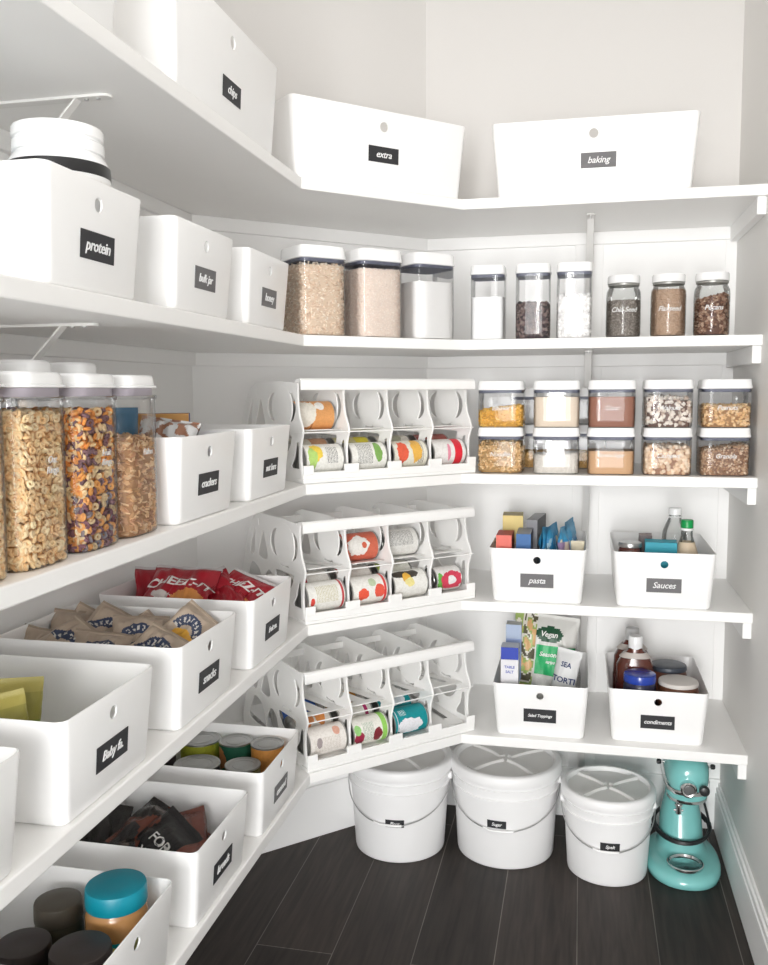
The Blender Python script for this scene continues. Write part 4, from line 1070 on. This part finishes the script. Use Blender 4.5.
keep_in(pouch('food_bag','crumpled clear bag at the right wall of the toppings bin','bag',(.004,2.47,z1+.010),(math.radians(-4),math.radians(4),math.radians(70)),.11,.215,.03,lambda u,v,s:(.6,.6,.58),None,93,.008,BAGC), 2.485, None, -.202, .014, .15)
# condiments bin
def sauce_bottle(label,x,y,white=True):
    t = thing('sauce_bottle',label,'bottle',(x,y,z1+.0065),0,'dark sauce bottles')
    P = [(.0,.046,.027),(.004,.050,.030),(.12,.050,.030),(.165,.048,.029),(.190,.036,.024),(.205,.021,.018),(.212,.017,.017)]
    MB().loft([sell(a,b,2.6,z) for z,a,b in P]).build('bottle_body',BROWN,t,60)
    MB().loft([sell(.0178,.0178,2,.209),sell(.0185,.0185,2,.211),sell(.0185,.0185,2,.240),sell(.017,.017,2,.243),sell(.01,.01,2,.2435)]).build('cap',LIDW if white else M('grey_cap',(.55,.55,.55),.3),t,40)
    lb_ = MB().loft([sell(.0505,.0305,2.6,.03),sell(.0505,.0305,2.6,.115)],False,False); lb_.build('paper_label',label_mat('bbq_label',(.12,.02,.015),[(.3,-90,.3,30,(.6,.5,.4))],h=.25),t)
    nk = MB().loft([sell(.0415,.0265,2.4,.186),sell(.028,.0215,2.4,.2)],False,False); nk.build('neck_label',M('neck_paper',(.55,.50,.46),.5),t)
    return t
sauce_bottle('dark barbecue sauce bottle with a white cap, front one',.152,2.455)
sauce_bottle('dark barbecue sauce bottle behind the other, greyish cap',.148,2.535,False)
screwjar('sauce_jar','jar with a blue lid at the front of the condiments bin',.160,2.378,z1+.0065,.042,.165,.022,M('navy_jar',(.02,.02,.05),.3),M('blue_lid',(.015,.05,.36),.25,coat=.3),None,label_mat('navy_white_label',(.03,.03,.06),[(.8,-90,.2,30,(.7,.68,.66)),(.85,-80,.08,12,(.7,.25,.1))],h=.165))
screwjar('food_tub','brown tub with a white lid at the front right of its bin',.258,2.392,z1+.0065,.0515,.148,.012,M('brown_tub',(.16,.06,.03),.3),M('ivory_lid',(.66,.62,.58),.45))
screwjar('food_tub','brown tub with a dark lid behind the white lidded one',.242,2.497,z1+.0065,.049,.158,.014,M('brown_tub_b',(.2,.07,.04),.3),M('slate_lid',(.05,.06,.08),.4))

# ------------------------------------------------------------------ buckets
def bucket(label,x,y,rb,rt,h,txt,tx,rz=0,lab_a=-90,bail=1.0,lw=.052):
    t = thing('storage_bucket',label,'bucket',(x,y,0),rz,'white lidded buckets')
    def rr(z): return rb+(rt-rb)*z/h
    P = [(rb*.96,.0),(rb*.99,.002),(rb,.007),(rr(h*.72),h*.72),(rr(h*.72)+.004,h*.725),(rr(h*.72)+.004,h*.745),(rr(h*.76),h*.75),(rr(h*.82),h*.82),(rr(h*.82)+.004,h*.825),(rr(h*.84)+.004,h*.845),(rr(h*.86),h*.85),(rr(h*.9),h*.9)]
    MB().lathe(P,72,cap=True).build('bucket_body',BUCK,t,50)
    R_ = rt*1.045
    L = [(rt*.99,h*.885),(R_,h*.89),(R_+.001,h*.90),(R_,h*.975),(R_-.002,h*.99),(R_-.006,h),(rt*.93,h),(rt*.91,h-.004),(rt*.90,h-.012),(rt*.55,h-.013),(rt*.2,h-.013)]
    MB().lathe(L,72).build('lid',BUCKLID if False else BUCK,t,40)
    s = MB()
    # raised cross of curved ribs on the lid
    d = MB().lathe([(rt*.88,h-.0128),(rt*.88,h-.0105),(rt*.2,h-.0100)],64); d.build('lid_panel',BUCKLID,t,40)
    for k in range(4):
        a = PI/4+k*PI/2
        c0 = Vector((math.cos(a),math.sin(a),0))
        q = Vector((-c0.y,c0.x,0)); n = 10; top=[]
        rings=[]
        for i in range(n+1):
            q_ = i/n; rad = rt*(.10+.76*q_); w_ = rt*(.035+.11*abs(q_-.35)**1.3*1.3)
            z_ = h-.0095
            rings.append([tuple(c0*rad-q*w_+Vector((0,0,z_-.001))),tuple(c0*rad-q*w_*.7+Vector((0,0,z_+.006))),tuple(c0*rad+q*w_*.7+Vector((0,0,z_+.006))),tuple(c0*rad+q*w_+Vector((0,0,z_-.001)))])
        s.loft(rings)
    s.build('lid_ribs',BUCKLID,t,40)
    # bail handle hanging down in front
    rz_ = rr(h*.80)+.006; zt = h*.79; pts=[]; N=28
    drop = h*.36*bail
    for i in range(N+1):
        a = PI + PI*i/N; f = math.sin(PI*i/N)
        z = zt - drop*(f**.75)
        if .40 < i/N < .60: z = zt-drop*1.0-.006*0
        rad = max(rr(z)+.0075, rr(z)+.0075)
        pts.append(Vector((rad*math.cos(a), rad*math.sin(a), z)))
    MB().tube([tuple(p) for p in pts],.0016,6).build('bail_handle',WIRE,t)
    g = MB()
    gp = [pts[i] for i in range(int(N*.40),int(N*.60)+1)]
    g.tube([tuple(p) for p in gp],.0036,8); g.build('hand_grip',BUCK,t)
    for sx in (-1,1):
        MB().lathe([(.011,-.004),(.011,.006),(.008,.008)] if sx>0 else [(.008,-.008),(.011,-.006),(.011,.004)],20,(sx*(rz_-.004),0,zt),'x').build('handle_ear',BUCK,t,40)
    # curved label
    zl = txt[1]; lh = .022; n=8; m = MB(); ring=[]
    am = math.radians(lab_a); da = lw/rr(zl)/2
    for i in range(n+1):
        a = am-da+2*da*i/n; ring.append(a)
    vs=[];fs=[]
    for a in ring:
        for z_ in (zl-lh/2,zl+lh/2):
            R2=rr(z_)+.0009; vs.append((R2*math.cos(a),R2*math.sin(a),z_))
    for i in range(n): fs.append((2*i,2*i+2,2*i+3,2*i+1))
    m.add(vs,fs); lab = m.build('label',CHALK,t); lab['label']='dark label with white handwriting'
    def f(X,Y,Z):
        a = am+X/rr(zl); R2 = rr(zl+Y)+.0014+Z
        return Vector((R2*math.cos(a),R2*math.sin(a),zl+Y))
    lettering(txt[0], min(.0145,lw*1.3/len(txt[0])*.95), INK, lab, shear=.25, bold=.0002, conform=f)
    return t
bucket('white bucket labelled flour, leftmost, under the corner shelf',-.496,2.455,.1285,.146,.270,('Flour',.119),0,lab_a=-85)
bucket('white bucket labelled sugar, the largest, in the middle',-.195,2.490,.136,.150,.268,('Sugar',.131),0,lab_a=-95)
bucket('smaller white bucket labelled spelt, beside the teal mixer',.087,2.430,.1065,.120,.238,('Spelt',.114),0,lab_a=-88,lw=.05)

# ------------------------------------------------------------------ stand mixer
mx = thing('stand_mixer','teal stand mixer without its bowl, against the right wall','mixer',(.290,2.487,0),0)
def esec(hx,hy,z,cx,cy,e=2.3,n=48): return sell(hx,hy,e,z,cx,cy,n)
S = [(.093,.138,0,0),(.0985,.144,.004,0),(.0995,.145,.016,0),(.096,.141,.027,.001),(.088,.131,.0345,.004),(.070,.105,.0375,.022),(.064,.082,.041,.044),(.061,.076,.052,.051),(.058,.071,.085,.055),(.055,.064,.12,.060),(.046,.056,.165,.062),(.040,.052,.205,.060),(.040,.055,.235,.055)]
MB().loft([esec(a,b,z,0,c) for a,b,z,c in S]).build('base',TEAL,mx,70)
MB().lathe([(.044,.0335),(.047,.0345),(.0475,.041),(.045,.043),(.042,.0425),(.039,.037),(.034,.0365),(.01,.0370)],48,(0,-.078,.0045)).build('bowl_plate',CHROME,mx,40)
bt = MB()
for k in range(3):
    a = -PI/2+k*2*PI/3; bt.lathe([(.004,.036),(.004,.0395)],10,(.026*math.cos(a),-.078+.026*math.sin(a),0))
bt.box(-.026,.026,-.074,-.068,.0365,.0405); bt.build('bowl_catch',CHROME,mx)
H = [(-.128,.012,.014,.292),(-.125,.026,.028,.291),(-.116,.040,.043,.290),(-.098,.050,.053,.290),(-.06,.056,.058,.290),(0,.057,.059,.291),(.06,.054,.057,.292),(.11,.046,.049,.291),(.135,.030,.033,.290),(.142,.014,.016,.290)]
def ysec(y,hx,hz,zc_,e=2.3,n=40): return [(p[0],y,p[1]+zc_) for p in sell(hx,hz,e,0,n=n)]
MB().loft([ysec(y,a,b,c) for y,a,b,c in H]).build('motor_head',TEAL,mx,70)
# chrome trim band round the nose and flanks
bp = [(-.0575,.10,.268),(-.058,.02,.262),(-.0575,-.05,.260),(-.051,-.095,.258),(-.036,-.118,.257),(0,-.129,.256),(.036,-.118,.257),(.051,-.095,.258),(.0575,-.05,.260),(.058,.02,.262),(.0575,.10,.268)]
mb = MB()
mb.loft([[(x*1.01,y-.0015 if abs(x)<.05 else y,z-.006),(x*1.03,y-.003 if abs(x)<.05 else y,z-.004),(x*1.03,y-.003 if abs(x)<.05 else y,z+.004),(x*1.01,y-.0015 if abs(x)<.05 else y,z+.006)] for x,y,z in bp]).build('trim_band',CHROME,mx,40)

hb = MB(); hb.lathe([(.012,-.146),(.0165,-.148),(.020,-.146),(.021,-.142),(.021,-.112)],36,(-.004,0,.275),'y'); hub = hb.build('attachment_hub',CHROME,mx,40)
MB().lathe([(.006,-.1485),(.0125,-.1482),(.0125,-.146)],28,(-.004,0,.275),'y').build('hub_face',M('hub_grey',(.20,.20,.20),.3,.8),hub)
kn = MB().lathe([(.004,-.112),(.0045,-.138)],14,(.034,0,.277),'y'); k1 = kn.build('hub_knob_stem',CHROME,mx)
MB().lathe([(.006,-.136),(.0125,-.138),(.0135,-.146),(.0115,-.153),(.005,-.155)],28,(.034,0,.277),'y').build('hub_knob',BLACK,k1,50)
MB().lathe([(.050,.232),(.0525,.236),(.0525,.248),(.049,.252)],44,(0,-.068,0)).build('planetary_housing',TEAL,mx,40)
MB().lathe([(.030,.221),(.049,.223),(.0515,.226),(.0515,.2325),(.048,.234)],44,(0,-.068,0)).build('drip_ring',CHROME,mx,40)
sh = MB(); sh.lathe([(.006,.184),(.0075,.186),(.0075,.222)],16,(-.022,-.088,0)); sh.lathe([(.0105,.207),(.0105,.211)],16,(-.022,-.088,0)); sh.lathe([(.003,-.012),(.003,.012)],8,(-.022,-.088,.194),'x'); sh.build('beater_shaft',CHROME,mx,40)
for sx,y,z,nm in ((-1,-.03,.300,'lock_lever'),(1,-.02,.292,'speed_lever')):
    st = MB().lathe([(.0025,0),(.0025,.016)],10,(0,0,0),'x').build('%s' % nm,CHROME,mx,loc=(sx*.054 if sx>0 else -.070,y,z))
    MB().lathe([(.003,-.006),(.0068,-.004),(.0072,.002),(.0055,.006),(.002,.0068)],20,(.016 if sx>0 else 0,0,0),'x').build('lever_knob',BLACK,st,50)
# power cord wound round the column
cp = []
for i in range(60):
    a = 2*PI*i/30 + .3; k = i/59
    cp.append((.074*math.cos(a)+.004*k, .052+.088*math.sin(a), .098+.006*k-.028*(-math.sin(a)*.5+.5)*1.0+.004))
MB().tube(cp,.0052,8).build('power_cord',BLACK,mx)
MB().tube([(.036,.05,.235),(.052,.035,.19),(.066,.03,.14),(.076,.04,.10)],.0034,8).build('cord_lead',BLACK,mx)

# ------------------------------------------------------------------ ceiling light fixture behind the camera
cl = thing('ceiling_light','flat round white ceiling light','light',(-.28,1.05,HC),0)
MB().lathe([(.16,-.03),(.17,-.028),(.17,-.001),(.15,-.0005)],48).build('light_housing',TRIM,cl,40)
dm, nt, b = nodes('lit_diffuser'); b.inputs['Emission Color'].default_value=(1,.96,.9,1); b.inputs['Emission Strength'].default_value=1.6; b.inputs['Base Color'].default_value=(.9,.9,.9,1)
MB().lathe([(.05,-.036),(.12,-.035),(.155,-.030),(.156,-.029)],48).build('diffuser',dm,cl,60)

def area(name,loc,rot,sx,sy,power,col=(1,1,1)):
    l = bpy.data.lights.new(name,'AREA'); l.shape='RECTANGLE'; l.size=sx; l.size_y=sy; l.energy=power; l.color=col
    o = bpy.data.objects.new(name,l); COL.objects.link(o); o.location=loc; o.rotation_euler=rot; return o
area('far_window_daylight',(-.10,-3.2,1.12),(PI/2,0,0),2.3,2.0,112,(1,.995,.985))
area('narrow_window_daylight',(-.22,-3.15,1.15),(PI/2,0,0),.26,2.0,46,(1,.99,.975))
area('ceiling_lamp',(-.28,1.05,HC-.05),(0,0,0),.5,.5,2.2,(1,.97,.93))

w = bpy.data.worlds.new('World'); SC.world = w; w.use_nodes = True
bg = w.node_tree.nodes['Background']; bg.inputs[0].default_value = (.96,.98,1,1); bg.inputs[1].default_value = 2.4

# ------------------------------------------------------------------ camera
cam = bpy.data.cameras.new('camera'); co = bpy.data.objects.new('camera', cam); COL.objects.link(co)
cam.sensor_fit = 'HORIZONTAL'; cam.sensor_width = 36; cam.lens = 36*900/768; cam.clip_start = .02
yaw, pit, rol = math.radians(12.36), math.radians(5.74), math.radians(-.343)
Fv = Vector((-math.sin(yaw)*math.cos(pit), math.cos(yaw)*math.cos(pit), -math.sin(pit)))
Rv = Vector((math.cos(yaw), math.sin(yaw), 0)); Uv = Rv.cross(Fv)
R2 = Rv*math.cos(rol)+Uv*math.sin(rol); U2 = R2.cross(Fv)
co.matrix_world = Matrix(((R2.x,U2.x,-Fv.x,0),(R2.y,U2.y,-Fv.y,0),(R2.z,U2.z,-Fv.z,1.301),(0,0,0,1)))
SC.camera = co
SC.view_settings.view_transform = 'Standard'; SC.view_settings.look = 'None'; SC.view_settings.gamma = 1
SC.view_settings.exposure = 0.47; SC.view_settings.use_curve_mapping = False
SC.cycles.max_bounces = 12; SC.cycles.diffuse_bounces = 9; SC.cycles.transparent_max_bounces = 24; SC.cycles.glossy_bounces = 4
SC.cycles.use_denoising = True; SC.cycles.sample_clamp_indirect = 8
